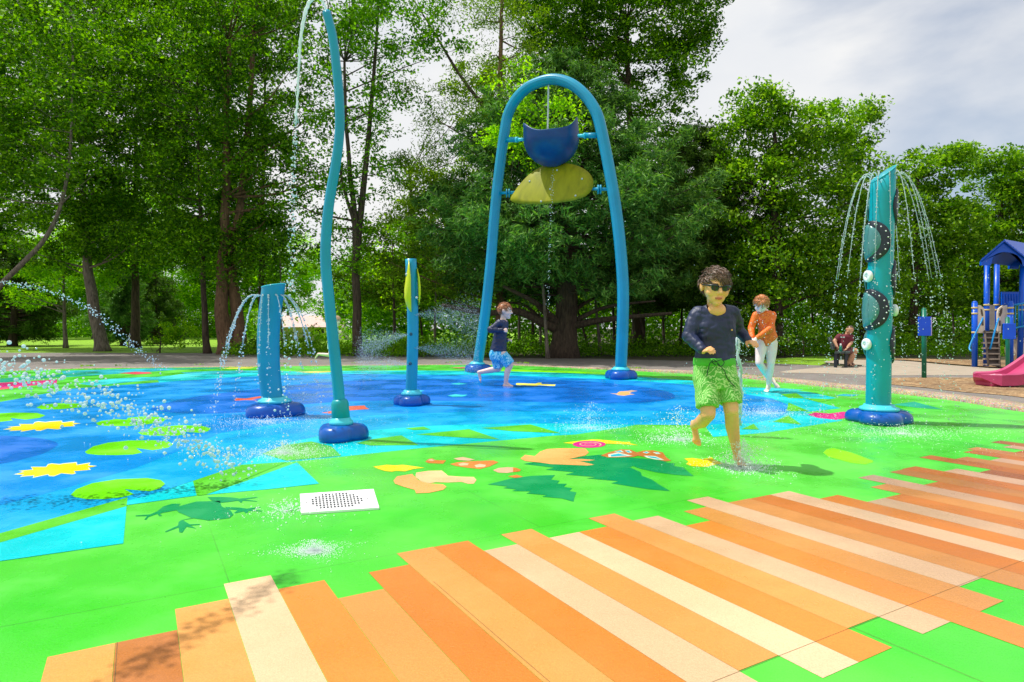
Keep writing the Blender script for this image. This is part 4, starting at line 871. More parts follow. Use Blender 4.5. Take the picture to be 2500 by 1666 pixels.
shrub('low leafy shrub behind the first blue sign board', 24.5, [(2290, 840, 70, 42), (2370, 845, 50, 34), (2240, 830, 40, 40)], LF_EL, .11)
shrub('low leafy shrub behind the foot of the play tower', 25, [(2460, 840, 70, 42), (2540, 845, 60, 44)], LF_EL, .11)
shrub('small green shrub left of the big spruce trunk', 25, [(1270, 850, 40, 24), (1300, 838, 30, 26)], LF_MD)
shrub('dark low shrub right of the big spruce trunk', 23.5, [(1560, 852, 60, 24), (1640, 850, 60, 22)], LF_DK)
shrub('dark low shrub behind the slim leaf column', 24, [(1000, 842, 60, 30), (930, 848, 50, 26)], LF_MD)

# big spruce: tiers of boughs with hanging needle sprays
def spruce(label, Y, xb, yb, r0, ztop, Lmax, mat, n_b, zlow, per, size, name='spruce_tree', bare=(), cull=True, group=None):
    base = W(xb, yb, Y); base.z = -.05
    root = empty(name, (base.x, Y, 0), label, 'tree', group)
    bm = bmesh.new(); P = spline([base, base+Vector((.02*ztop, 0, ztop*.4)), base+Vector((.0, 0, ztop*.75)), base+Vector((0, 0, ztop))], 8); n = len(P)
    rad = [max(.02, r0*(1-.93*(i/(n-1))**.8)) for i in range(n)]; rad[0] *= 1.35; rad[1] *= 1.1
    tube(bm, P, rad, 16)
    for L, rr in bare:
        Q = spline([W(x, y, Y+d) for x, y, d in L], 6); m = len(Q); tube(bm, Q, [rr*(1-.7*i/(m-1)) for i in range(m)], 8)
    cen = []; dr = []
    for i in range(n_b):
        t = (i+RNG.random())/n_b; z = zlow+(ztop*.98-zlow)*t
        prof = (1-t)**.72*(.62+.38*min(1, t*5)); L = Lmax*prof*(.7+.5*RNG.random())+.3
        az = RNG.random()*2*math.pi
        d = np.array([math.cos(az), math.sin(az), 0]); s0 = Vector((base.x, Y, z)); up = .22+.25*t
        pts = [s0, s0+Vector((d[0]*L*.35, d[1]*L*.35, L*.02)), s0+Vector((d[0]*L*.7, d[1]*L*.7, L*(up*.12))), s0+Vector((d[0]*L, d[1]*L, L*up*.55))]
        q = spline(pts, 5); m = len(q)
        tube(bm, q, [max(.006, .055*(L/Lmax)**.7*(1-.85*a/(m-1))) for a in range(m)], 5)
        ns = int(L*per)
        for a in range(ns):
            u = .22+.78*(RNG.random()**.8); k0 = min(m-2, int(u*(m-1))); w = u*(m-1)-k0
            p_ = np.array(q[k0].lerp(q[k0+1], w)); side = np.array([-d[1], d[0], 0])*RNG.normal()*.20*L*(1.15-u)
            cen.append(p_+side+np.array([0, 0, -abs(RNG.normal())*.14])); dr.append(d*.8+side*.9+np.array([0, 0, -.35]))
    obj('trunk', bm, BK1, root, True)
    cen = np.array(cen); dr = np.array(dr); ok = inview(cen); cen, dr = cen[ok], dr[ok]
    k_ = 17; rep = np.repeat(np.arange(len(cen)), k_); dd = dr[rep]; dd /= np.linalg.norm(dd, axis=1)[:, None]
    s_ = (RNG.random(len(rep))-.5)*.42; pos = cen[rep]+dd*s_[:, None]+RNG.normal(size=(len(rep), 3))*.055
    lv = dd+RNG.normal(size=dd.shape)*.65
    leaves('crown', pos, size, mat, root, .3, .20, .1, lv)
    global NLEAF; NLEAF += len(pos)
    return root
spruce('big blue green spruce with a huge dark trunk and low spreading boughs behind the arch', 20.5, 1376, 874, .42, 9.9, 5.3, LF_SP, 210, 1.9, 13, .19, group=GT,
    bare=[([(1380, 810, 0), (1320, 785, -.3), (1260, 760, -.6), (1180, 765, -1), (1080, 745, -1.4)], .17), ([(1385, 800, 0), (1450, 785, -.4), (1530, 775, -.8), (1640, 765, -1.2)], .14), ([(1372, 800, 0), (1330, 760, -.5), (1300, 735, -1), (1230, 700, -1.5)], .15),
          ([(1385, 780, 0), (1420, 745, .5), (1470, 720, 1)], .10), ([(1375, 820, 0), (1340, 800, .6), (1280, 745, 1.0), (1220, 740, 1.4)], .10), ([(1390, 790, 0), (1480, 750, -.2), (1600, 735, -.4)], .09)])
spruce('dark green spruce standing between the big spruce and the elm trees', 24, 1700, 862, .22, 8.6, 3.8, LF_SG, 190, 1.6, 17, .17, group=GT)
spruce('small blue spruce far back on the lawn', 34, 300, 840, .13, 4.3, 1.5, LF_SP, 90, .3, 22, .15, group=GT)
spruce('dark spruce at the far left edge of the lawn', 33, 30, 842, .2, 6.0, 2.6, LF_SG, 110, .4, 18, .17, group=GT)
spruce('dark spruce right of the small blue spruce', 38, 380, 838, .15, 4.6, 1.8, LF_SG, 80, .3, 18, .16, group=GT)
# saplings inside the dark wood
SAP = [(1268, 25), (1300, 27), (1322, 24), (1440, 24.5), (1466, 22.5), (1500, 26), (1546, 25), (1580, 23.5), (1622, 27), (1660, 25.5), (1715, 23), (1745, 26), (1780, 24.5), (1015, 23.5), (1060, 26), (965, 25), (690, 27), (1035, 28), (1820, 27), (1990, 26), (2330, 27)]
def where(x):
    for a, b in ((700, 'behind the curved fountain'), (980, 'left of the slim leaf column'), (1040, 'just right of the slim leaf column'), (1100, 'left of the arch'), (1345, 'left of the big spruce trunk'), (1500, 'right of the big spruce trunk'), (1700, 'behind the boy in green shorts'), (1850, 'behind the girl in orange'), (2100, 'behind the bench'), (2600, 'behind the blue sign boards')):
        if x < a: return b
for i, (x, Y) in enumerate(SAP):
    yb = 800+F*H/Y; dx = RNG.normal()*14
    rr = .035+.05*RNG.random()
    tree('thin_tree', 'thin tree in the wood '+where(x), 'tree', Y, [(x, yb+1), (x+dx*.3, yb-60), (x+dx*.7, yb-140), (x+dx, yb-260)], rr, [(x+dx, 640, 55, 60), (x+dx*.6+20, 730, 40, 32), (x-20, 560, 50, 50)], LF_MD if i % 3 else LF_BR, BK1 if i % 2 else BK3, .12, .9, 'thin trees in the dark wood', limbs=8, clr=.36, per=60)
# lawn side background trees
BG = [(60, 52, 660, 130, 100), (230, 56, 620, 120, 120), (420, 54, 650, 130, 100), (560, 54, 620, 110, 120), (700, 56, 640, 100, 70), (880, 40, 690, 100, 90), (330, 62, 540, 150, 110), (1040, 40, 680, 90, 90)]
BGL = ['sunlit tree far back at the left end of the lawn', 'sunlit tree far back behind the slender young tree', 'sunlit tree far back above the bright green shrub', 'sunlit tree far back behind the double trunk', 'sunlit tree far back above the pink house', 'sunlit tree far back behind the tall bending pole', 'tallest of the sunlit trees far back behind the lawn', 'sunlit tree far back behind the slim leaf column']
for (x, Y, yc, rx, ry), lb in zip(BG, BGL):
    yb = 800+F*H/Y; tree('background_tree', lb, 'tree', Y, [(x, yb), (x+4, 780), (x, 700), (x+3, yc)], .18, [(x, yc, rx, ry), (x-rx*.6, yc+ry*.6, rx*.6, ry*.5), (x+rx*.6, yc+ry*.55, rx*.6, ry*.55), (x, 735, rx*.8, 32)], LF_BR if x not in (560, 880) else LF_MD, BK3, .20, .55, 'trees far behind the lawn', limbs=12, clr=.75, per=85)
# the far wood that closes the view behind the trunks
pts = []
for i in range(3400):
    x = 560+RNG.random()*2250 if i % 3 else RNG.random()*700-80
    if 655 < x < 850: continue
    Y = 31+RNG.random()*9; zt = .3+ (4.6 if x < 1750 else 5.6)*RNG.random()**1.1
    if x < 640: Y += 26+RNG.random()*6; zt = .1+3.6*RNG.random()**1.6
    pts.append(((x-CX)/F*Y, Y, zt))
pts = np.array(pts); rep = np.repeat(np.arange(len(pts)), 55); Cn = pts[rep]+RNG.normal(size=(len(rep), 3))*np.array([.6, .5, .4]); Cn = Cn[Cn[:, 2] > .02]
wb = leaves('woodland', Cn, .22, LF_MD, None, .5); tag(wb, 'dark leafy wood closing the view behind the trunks', 'woodland', kind='stuff')
# undergrowth along the edge of the pavement
pts = []
for i in range(5200):
    x = -60+RNG.random()*2660; Y = 20.9+RNG.random()*5.5+(3 if x < 560 else 0)
    if x < 560 or 2000 < x < 2100 and Y < 21.5: continue
    pts.append(((x-CX)/F*Y, Y, abs(RNG.normal())*.22))
pts = np.array(pts); rep = np.repeat(np.arange(len(pts)), 12); Cn = pts[rep]+RNG.normal(size=(len(rep), 3))*np.array([.16, .16, .07]); Cn = Cn[Cn[:, 2] > 0]
ug = leaves('undergrowth', Cn, .085, LF_MD, None, .5); tag(ug, 'low weeds and ground cover along the foot of the trees', 'ground cover', kind='stuff')
# grass tufts at the kerb and lawn edge
pts = []
for i in range(1800):
    j = int(RNG.random()*64); q = PADW[j % len(PADW)]
    if q.y < 5: continue
    pts.append((q.x+RNG.normal()*.1, q.y+.30+abs(RNG.normal())*.12, .05))
pts = np.array(pts)
pts = pts[(np.sin(pts[:, 0]*3.1)+np.sin(pts[:, 0]*7.3)) > .9]
gt_ = leaves('kerb_grass', pts, .07, LF_BR, None, -.3, .2); tag(gt_, 'tufts of grass growing along the kerb', 'grass', kind='stuff')
print('LEAVES', NLEAF)
# ================= PEOPLE =================
def rcone(bm, a, b, ra, rb, n=14, flat=None, k=1.0):
    """rounded tapered limb; flat = direction in which the section is squeezed by k"""
    a = Vector(a); b = Vector(b); d = b-a; L = max(d.length, 1e-5); d = d/L; s, u = frame(d)
    if flat is not None:
        u = Vector(flat); u = (u-d*u.dot(d)).normalized(); s = u.cross(d).normalized()
    prof = [(-ra*math.cos(t), ra*math.sin(t)) for t in (R(8), R(30), R(60), R(90))]+[(L+rb*math.sin(t), rb*math.cos(t)) for t in (0, R(30), R(60), R(82))]
    rings = [[a+d*z+(s*math.cos(q)*r+u*math.sin(q)*r*k) for q in (2*math.pi*i/n for i in range(n))] for z, r in prof]
    loft(bm, rings)
def chain(bm, pts, rs, **k):
    for i in range(len(pts)-1): rcone(bm, pts[i], pts[i+1], rs[i], rs[i+1], **k)
def stack(bm, secs, n=24, pw=2.3):
    """stacked elliptical sections: (centre, side vector, front vector)"""
    rings = []
    for c, s, f in secs:
        r = []
        for i in range(n):
            t = 2*math.pi*i/n; ct, st = math.cos(t), math.sin(t)
            r.append(Vector(c)+Vector(s)*math.copysign(abs(ct)**(2/pw), ct)+Vector(f)*math.copysign(abs(st)**(2/pw), st))
        rings.append(r)
    loft(bm, rings)
def fuse(name, bm, vox, mats, parent, smooth=4, fn=None, matfn=None):
    bmesh.ops.recalc_face_normals(bm, faces=bm.faces[:])
    me = bpy.data.meshes.new(name+'_src'); bm.to_mesh(me); bm.free()
    o = bpy.data.objects.new('tmp', me); COL.objects.link(o)
    m = o.modifiers.new('r', 'REMESH'); m.mode = 'VOXEL'; m.voxel_size = vox; m.adaptivity = 0
    s = o.modifiers.new('s', 'SMOOTH'); s.iterations = smooth; s.factor = .5
    dg = bpy.context.evaluated_depsgraph_get(); dg.update()
    new = bpy.data.meshes.new_from_object(o.evaluated_get(dg)); bpy.data.objects.remove(o); bpy.data.meshes.remove(me)
    new.name = name
    if fn:
        nrm = [v.normal.copy() for v in new.vertices]
        for v, nn_ in zip(new.vertices, nrm): v.co = fn(v.co.copy(), nn_)
        new.update()
    new.materials.clear()
    for mm in (mats if isinstance(mats, (list, tuple)) else [mats]): new.materials.append(mm)
    if matfn:
        for p in new.polygons: p.material_index = matfn(p.center, p.normal)
    return link_mesh(name, new, mats, parent, True)
def skin_mat(name, c, c2, rough=.42):
    k = N(name); p = k.pos(); k.col(k.ramp(k.noise(p, 9, 4, .6), [(.3, c2), (.7, c)])); k.set(Roughness=rough, Subsurface_Weight=.12, Subsurface_Scale=.02)
    k.b.inputs['Subsurface Radius'].default_value = (1, .35, .2); k.bump(k.noise(p, 160, 3), .08, .002); return k.m
def cloth(name, build, rough=.7, b=.25):
    k = N(name); build(k); k.set(Roughness=rough); k.bump(k.noise(k.pos(), 45, 5, .6), b, .006); return k.m
def wrinkle(sc, amp, d=(0, 0, 1), stretch=2.5):
    def f(co, n):
        q = Vector((co.x*sc*stretch, co.y*sc*stretch, co.z*sc*1.2)); return co+n*amp*(noise.noise(q)+.6*abs(noise.noise(q*2.1+Vector((3, 1, 7)))))
    return f
def hand(bm, wrist, d, palm, S, curl=.6, thumb_side=1, spread=.12, curls=None):
    """d: wrist->knuckles, palm: palm normal, S: hand length"""
    d = Vector(d).normalized(); palm = Vector(palm); palm = (palm-d*palm.dot(d)).normalized(); side = d.cross(palm).normalized()*thumb_side
    w = Vector(wrist); pl = S*.48
    for o in (-.13, .0, .13): rcone(bm, w+side*S*o*.6, w+d*pl*.93+side*S*o*1.35, S*.135, S*.125, n=10, flat=palm, k=.72)
    lens = (.40, .46, .43, .33); offs_ = (.20, .067, -.067, -.19)
    for i, (ln_, of) in enumerate(zip(lens, offs_)):
        p = w+d*pl*(1.0-.06*abs(i-1.2))+side*S*of; c_ = curl if curls is None else curls[i]
        dd = (d+side*spread*of*3).normalized(); r = S*(.066 if i < 3 else .056)
        for seg, fr in enumerate((.46, .30, .24)):
            ang = c_*(.75, 1.0, .75)[seg]; dd = (Matrix.Rotation(ang, 3, palm.cross(dd).normalized()*-1) @ dd).normalized()
            q = p+dd*S*ln_*fr; rcone(bm, p, q, r, r*.92, n=9); p = q; r *= .90
    p = w+d*pl*.22+side*S*.20; dd = (d*.62+side*.62+palm*.42).normalized()
    for seg, fr in enumerate((.22, .17, .13)):
        q = p+dd*S*fr; rcone(bm, p, q, S*(.082, .068, .060)[seg], S*(.070, .062, .050)[seg], n=9); p = q
        dd = (dd+d*.45-side*.35+palm*.15*curl).normalized()
def foot(bm, ankle, heel, toe, up, S, r=.5):
    """S = foot length; heel and toe on the sole line"""
    a, h, t = Vector(ankle), Vector(heel), Vector(toe); d = (t-h).normalized(); up = Vector(up); up = (up-d*up.dot(d)).normalized(); s = d.cross(up).normalized()
    rcone(bm, a, h+up*S*.14+d*S*.08, S*.135, S*.135); rcone(bm, h+up*S*.15+d*S*.12, h+d*S*.68+up*S*.10, S*.14, S*.125, flat=up, k=.8)
    rcone(bm, a, h+d*S*.62+up*S*.12, S*.13, S*.10); rcone(bm, h+d*S*.62+up*S*.085-s*S*.08, h+d*S*.72+up*S*.08+s*S*.08, S*.095, S*.095, flat=up, k=.75)
    for i, (o, ln_, rr) in enumerate(((-.145, .98, .062), (-.062, .97, .045), (.01, .93, .042), (.08, .88, .040), (.14, .82, .038))):
        rcone(bm, h+d*S*.74+s*S*o+up*S*.07, h+d*S*(ln_-rr)+s*S*o*1.05+up*S*.05, S*rr, S*rr*.95, n=8)
def head_shape(bm, c, f, u, h, neck, nr):
    """c centre, f facing, u up, h head height (chin to crown)"""
    f = Vector(f).normalized(); u = Vector(u); u = (u-f*u.dot(f)).normalized(); s = f.cross(u).normalized(); M = Matrix((s, f, u)).transposed()
    P = lambda x, y, z: Vector(c)+s*x*h+f*y*h+u*z*h
    B = lambda x, y, z, rx, ry, rz, sub=3: ball(bm, P(x, y, z), (rx*h, ry*h, rz*h), sub, M)
    B(0, -.06, .12, .355, .42, .375); B(0, .06, -.05, .315, .335, .36); B(0, .12, -.25, .24, .25, .22)
    B(0, .24, -.40, .115, .12, .085); B(-.16, .17, -.13, .15, .17, .15, 2); B(.16, .17, -.13, .15, .17, .15, 2)
    B(0, .29, .10, .22, .10, .10, 2)
    rcone(bm, P(0, .375, .03), P(0, .445, -.10), .038*h, .052*h, n=10); B(-.045, .405, -.115, .04, .045, .035, 2); B(.045, .405, -.115, .04, .045, .035, 2)
    B(0, .352, -.245, .095, .055, .030, 2); B(0, .345, -.290, .080, .055, .032, 2)
    for q in (-1, 1):
        B(q*.365, -.03, -.03, .045, .095, .135, 2); B(q*.385, -.05, -.01, .03, .07, .10, 2)
    rcone(bm, P(0, -.08, -.22), neck, nr, nr*1.06)
    return P, s, f, u, M
def face_mat(P, s, f, u, h, c, brow=True):
    """0 skin, 1 lips, 2 eye white, 3 iris, 4 brow"""
    c = Vector(c)
    def fn(p, n):
        q = p-c; x, y, z = q.dot(s)/h, q.dot(f)/h, q.dot(u)/h
        if y > .2:
            if abs(x) < .095 and -.298 < z < -.240+.012*(1-abs(x)*10) and y > .33: return 1
            for e in (-.135, .135):
                if ((x-e)/.062)**2+((z-.015)/.026)**2 < 1:
                    return 3 if abs(x-e) < .027 else 2
                if brow and abs(x-e) < .085 and abs(z-.115+abs(x-e)*.12) < .017: return 4
        return 0
    return fn
def hair(name, P, s, f, u, M, h, mat, parent, n=420, length=.20, front=.30, side=-.02, back=-.26, comb=(0, 1, -.3), thick=1.06, bob=False, wild=.14, lift=1.0, wd=(.008, .018)):
    bm = bmesh.new(); M3 = M
    ic = bmesh.new(); bmesh.ops.create_icosphere(ic, subdivisions=4, radius=1); vs = [v.co.copy() for v in ic.verts]; ic.free()
    def surf(d, k=1.0): return P(d.x*.355*k, -.06+d.y*.42*k, .11+d.z*.385*k)
    def keep(d):
        x, y, z = d.x*.37, -.06+d.y*.435, .12+d.z*.40
        lim = front if y > .16 else (front+(side-front)*min(1, (.16-y)/.16) if y > 0 else side+(back-side)*min(1, -y/.30))
        if y > .10 and abs(x) > .27: lim -= .12
        return z > lim
    bmesh.ops.create_icosphere(bm, subdivisions=4, radius=1)
    dead = []
    for v in bm.verts:
        d = v.co.copy()
        if not keep(d): dead.append(v)
        v.co = surf(d, thick-.015+.035*noise.noise(d*5))
    bmesh.ops.delete(bm, geom=dead, context='VERTS')
    rnd = random.Random(5); cand = [d for d in vs if keep(d)]
    cb = s*comb[0]+f*comb[1]+u*comb[2]
    for i in range(n):
        d = rnd.choice(cand); d = (d+Vector([rnd.gauss(0, .05) for _ in range(3)])).normalized()
        p = surf(d, thick-.03); nrm = (p-P(0, -.06, .12)).normalized()
        t = (cb+u*(-.35 if d.z < .4 else 0)+Vector([rnd.gauss(0, wild) for _ in range(3)])); t = (t-nrm*t.dot(nrm)).normalized()
        L = length*h*rnd.uniform(.6, 1.2)
        q = [p, p+t*L*.4+nrm*L*.16*lift, p+t*L*.8+nrm*L*.10*lift, p+t*L*1.1+nrm*L*.0-u*L*.08]
        w = h*rnd.uniform(*wd); tube(bm, q, [w, w*1.1, w*.7, w*.12], 5)
    return obj(name, bm, mat, parent, True)
def hair_mat(name, a, b):
    k = N(name); p = k.pos(); mp = k.new('ShaderNodeMapping'); mp.inputs['Scale'].default_value = (1, 1, .3); k.l.new(p, mp.inputs['Vector'])
    geo = k.new('ShaderNodeNewGeometry'); k.col(k.mix(geo.outputs['Random Per Island'], k.ramp(k.noise(mp.outputs['Vector'], 90, 3), [(.3, a), (.7, b)]), b)); k.set(Roughness=.38, Specular_IOR_Level=.6); return k.m
M_LIP = simple('lips', (.52, .13, .10), .4, .05); M_EYEW = simple('eye_white', (.7, .7, .68), .3, .02); M_IRIS = simple('iris', (.03, .02, .015), .2, .02); M_BROW = simple('brow', (.06, .03, .015), .7)
def face_set(sk, brow=None): return [sk, M_LIP, M_EYEW, M_IRIS, brow or M_BROW]

# ---- boy in green shorts (foreground) ----
YA = 4.44
A = lambda x, y, d=0: W(x, y, YA+d)
za = lambda x, y, d=0: A(1600+x*.3571, 620+y*.3571, d)
SKA = skin_mat('skin_tan', (.86, .48, .21), (.74, .37, .145))
root = empty('person', G(1802, 1136), 'smiling boy with sunglasses running in a long sleeved navy top and green patterned shorts', 'person')
bm = bmesh.new()
hc = A(1747, 700, -.06); hh = .252
fA = Vector((.02, -.96, -.20)); uA = Vector((.05, -.10, 1))
neck = A(1747, 768, .02)
PH, s_, f_, u_, M_ = head_shape(bm, hc, fA, uA, hh, neck, .048)
chest = A(1745, 800, .0); pel = A(1744, 905, .0)
stack(bm, [(A(1746, 757, .01), (.06, 0, 0), (0, .045, 0)), (A(1746, 770, .01), (.115, 0, 0), (0, .06, 0)), (chest, (.125, 0, 0), (0, .075, 0)), (A(1746, 850), (.115, 0, 0), (0, .07, 0)), (A(1745, 880), (.12, 0, 0), (0, .075, 0)), (pel, (.125, 0, 0), (0, .085, 0)), (A(1744, 935), (.10, 0, 0), (0, .07, 0))])
ball(bm, A(1750, 757, -.045), (.062, .045, .05), 3)
# arms
SL, EL, WL_ = A(1703, 768, .01), A(1681, 821, -.02), A(1716, 857, -.13)
SR, ER, WR = A(1786, 764, .01), A(1803, 806, .10), A(1826, 833, .02)
chain(bm, [SL, EL, WL_], [.042, .034, .023]); chain(bm, [SR, ER, WR], [.042, .034, .022])
hand(bm, WL_, A(1736, 851, -.19)-WL_, (.1, .55, -.8), .112, .95, 1)
hand(bm, WR, A(1842, 838, -.04)-WR, (.1, .2, -1), .112, .35, -1)
# legs: planted (right in view) and lifted
HP, KP, AP = A(1775, 915, .0), A(1785, 1003, -.075), A(1799, 1108, .0)
rcone(bm, HP, KP, .072, .050); rcone(bm, KP, KP.lerp(AP, .38)+Vector((0, .02, 0)), .047, .047); rcone(bm, KP.lerp(AP, .38)+Vector((0, .02, 0)), AP, .047, .028); ball(bm, KP+Vector((0, -.018, 0)), .037, 2)
foot(bm, AP, A(1797, 1128, .05), A(1815, 1141, -.13), (0, 0, 1), .185)
HL, KL, AL = A(1721, 915, .0), A(1729, 1012, -.10), A(1694, 1040, .20)
rcone(bm, HL, KL, .072, .050); rcone(bm, KL, KL.lerp(AL, .4)-Vector((0, 0, .015)), .047, .047); rcone(bm, KL.lerp(AL, .4)-Vector((0, 0, .015)), AL, .047, .028); ball(bm, KL+Vector((.0, -.015, 0)), .038, 2)
foot(bm, AL, A(1688, 1030, .245), A(1699, 1087, .20), (.35, -1, .2), .185)
fuse('body', bm, .0046, face_set(SKA), root, 3, matfn=face_mat(PH, s_, f_, u_, hh, hc))
HA = hair_mat('hair_brown', (.018, .010, .007), (.15, .085, .05))
hair('hair', PH, s_, f_, u_, M_, hh, HA, root, 1300, .24, .31, .13, -.20, (-.30, .9, .05), .985, wild=.22, lift=.55, wd=(.010, .020))
# shirt
def shirt_wr(co, n):
    q = Vector((co.x*14, co.y*10, co.z*9)); a_ = .006*noise.noise(q)+.010*abs(noise.noise(Vector((co.x*9+co.z*22, co.y*9, co.z*13-co.x*16))))
    return co+n*a_
bm = bmesh.new()
stack(bm, [(A(1746, 748, .02), (.062, 0, 0), (0, .042, 0)), (A(1746, 757, .01), (.112, 0, 0), (0, .060, 0)), (A(1746, 772, .005), (.138, 0, 0), (0, .074, 0)), (chest, (.142, 0, 0), (0, .088, 0)), (A(1746, 835), (.133, 0, 0), (0, .084, 0)), (A(1746, 862), (.132, 0, 0), (0, .085, 0)), (A(1744, 882, 0), (.137, 0, 0), (0, .092, 0))])
WLs, WRs = EL.lerp(WL_, .93), ER.lerp(WR, .9)
chain(bm, [SL, EL, WLs], [.053, .045, .032]); chain(bm, [SR, ER, WRs], [.053, .044, .031])
rcone(bm, A(1728, 766), SL, .06, .052); rcone(bm, A(1764, 765), SR, .06, .052)
def nav(k): k.col(k.ramp(k.noise(k.pos(), 5, 4), [(.3, (.006, .012, .045)), (.7, (.016, .028, .09))]))
M_NAVY = cloth('navy_fabric', nav, .5, .3)
def folds(m, sc=13, st=.75, dist=.022, rot=(R(20), R(35), R(10))):
    nt_ = m.node_tree; b = [n for n in nt_.nodes if n.type == 'BUMP'][0]; g_ = nt_.nodes.new('ShaderNodeNewGeometry'); mp_2 = nt_.nodes.new('ShaderNodeMapping'); mp_2.inputs['Rotation'].default_value = rot; mp_2.inputs['Scale'].default_value = (1, 1, .28)
    n_2 = nt_.nodes.new('ShaderNodeTexNoise'); n_2.inputs['Scale'].default_value = sc; n_2.inputs['Detail'].default_value = 2; n_2.inputs['Distortion'].default_value = .6
    b2 = nt_.nodes.new('ShaderNodeBump'); b2.inputs['Strength'].default_value = st; b2.inputs['Distance'].default_value = dist
    nt_.links.new(g_.outputs['Position'], mp_2.inputs['Vector']); nt_.links.new(mp_2.outputs['Vector'], n_2.inputs['Vector']); nt_.links.new(n_2.outputs['Fac'], b2.inputs['Height']); nt_.links.new(b2.outputs['Normal'], b.inputs['Normal'])
folds(M_NAVY)
# open neckline: faces above a slanted plane near the neck are removed
sh = fuse('shirt', bm, .0062, M_NAVY, root, 4, fn=shirt_wr)
def cut_neck(o, c, r, zmin, parent):
    bm = bmesh.new(); bm.from_mesh(o.data); c = Vector(c)
    dl = [v for v in bm.verts if (v.co-c).length < r]
    bmesh.ops.delete(bm, geom=dl, context='VERTS'); bm.to_mesh(o.data); bm.free()
cut_neck(sh, A(1750, 743, -.05), .066, 0, root)
# shorts
def green_fern(k):
    p = k.pos(); w = k.new('ShaderNodeTexWave'); w.wave_type = 'RINGS'; w.inputs['Scale'].default_value = 26; w.inputs['Distortion'].default_value = 9; w.inputs['Detail'].default_value = 3; w.inputs['Detail Scale'].default_value = 1.6; k.l.new(p, w.inputs['Vector'])
    c1 = k.ramp(k.noise(p, 9, 3), [(.35, (.06, .34, .03)), (.65, (.16, .55, .07))]); k.col(k.mix(k.ramp(w.outputs['Fac'], [(.62, (0, 0, 0)), (.78, (.85, .85, .85))]), c1, (.50, .78, .30)))
M_FERN = cloth('green_fern_shorts', green_fern, .75, .3); folds(M_FERN, 8, .6, .03)
bm = bmesh.new()
stack(bm, [(A(1744, 876, 0), (.137, 0, 0), (0, .090, 0)), (A(1744, 893, 0), (.143, 0, 0), (0, .096, 0)), (A(1746, 925, -.01), (.150, 0, 0), (0, .104, 0)), (A(1749, 948, -.01), (.150, 0, 0), (0, .100, 0))])
for hip, kn, w, t in ((HP, KP, .079, .80), (HL, KL, .079, .83)):
    d = kn-hip; e = hip+d*t; s1 = Vector((1, 0, 0)); s1 = (s1-d.normalized()*s1.dot(d.normalized())).normalized(); f1 = d.normalized().cross(s1)
    stack(bm, [(hip+d*.1, s1*.075, f1*.088), (hip+d*.45, s1*.074, f1*.090), (e, s1*w*.95, f1*.092)], pw=2)
sho = fuse('shorts', bm, .0062, M_FERN, root, 3, fn=wrinkle(11, .006))
bm = bmesh.new()
stack(bm, [(A(1744, 874, 0), (.139, 0, 0), (0, .094, 0)), (A(1744, 880, 0), (.143, 0, 0), (0, .097, 0)), (A(1744, 888, 0), (.145, 0, 0), (0, .099, 0)), (A(1744, 893, 0), (.142, 0, 0), (0, .096, 0))], n=40)
obj('waistband', bm, cloth('green_waistband', lambda k: k.col((.07, .46, .03)), .7), sho, True)
bm = bmesh.new()
for L in ([(1750, 882), (1762, 879), (1768, 886), (1760, 895), (1751, 890)], [(1750, 884), (1735, 885), (1728, 905), (1726, 918)], [(1751, 886), (1768, 905), (1776, 925), (1795, 945)], [(1750, 884), (1742, 878), (1738, 884), (1748, 892)]): tube(bm, spline([A(x, y, -.112-.012*(i % 2)) for i, (x, y) in enumerate(L)], 5), .0032, 6)
obj('drawstring', bm, simple('dark_green_cord', (.01, .07, .02), .8), sho, True)
# sunglasses
M_LENS = simple('dark_lens', (.02, .012, .02), .08, .1); M_FRAME = simple('dark_frame', (.012, .02, .025), .3)
bm = bmesh.new()
for e in (-1, 1):
    pts = [PH(e*(.135+.098*math.copysign(abs(math.cos(t))**.75, math.cos(t))), .395-.055*abs(math.cos(t))*(1 if math.cos(t) > 0 else .1), .012+.068*math.copysign(abs(math.sin(t))**.8, math.sin(t))) for t in (2*math.pi*i/24 for i in range(24))]
    extrude_poly(bm, pts, f_*hh*.012)
ls = obj('lens', bm, M_LENS, None); bpy.data.objects.remove(ls)
gl = None
bm = bmesh.new()
for e in (-1, 1):
    tube(bm, [PH(e*.055, .40, .055), PH(e*.14, .405, .085), PH(e*.23, .345, .072), PH(e*.30, .28, .06), PH(e*.36, .10, .045), PH(e*.385, -.06, .03)], [.006, .0065, .007, .006, .0045, .004], 8)
    tube(bm, [PH(e*.045, .395, .03), PH(e*.07, .40, -.045), PH(e*.14, .40, -.062), PH(e*.21, .36, -.04), PH(e*.235, .345, .03)], .0028, 6)
tube(bm, [PH(-.06, .405, .05), PH(0, .435, .055), PH(.06, .405, .05)], .005, 8)
gl = obj('sunglasses', bm, M_FRAME, root, True)
for e in (-1, 1):
    bm = bmesh.new(); pts = [PH(e*(.14+.092*math.copysign(abs(math.cos(t))**.75, math.cos(t))), .402-.05*max(0, math.cos(t)), .010+.066*math.copysign(abs(math.sin(t))**.8, math.sin(t))) for t in (2*math.pi*i/24 for i in range(24))]
    extrude_poly(bm, pts, f_*hh*-.012); obj('lens', bm, M_LENS, gl)
bm = bmesh.new(); lathe(bm, [(.006, -.002), (.006, .002)], A(1787, 806, -.098), 12, axis=Vector((0, -1, 0))); obj('chest_emblem', bm, simple('gold_emblem', (.6, .35, .1), .4), sh)

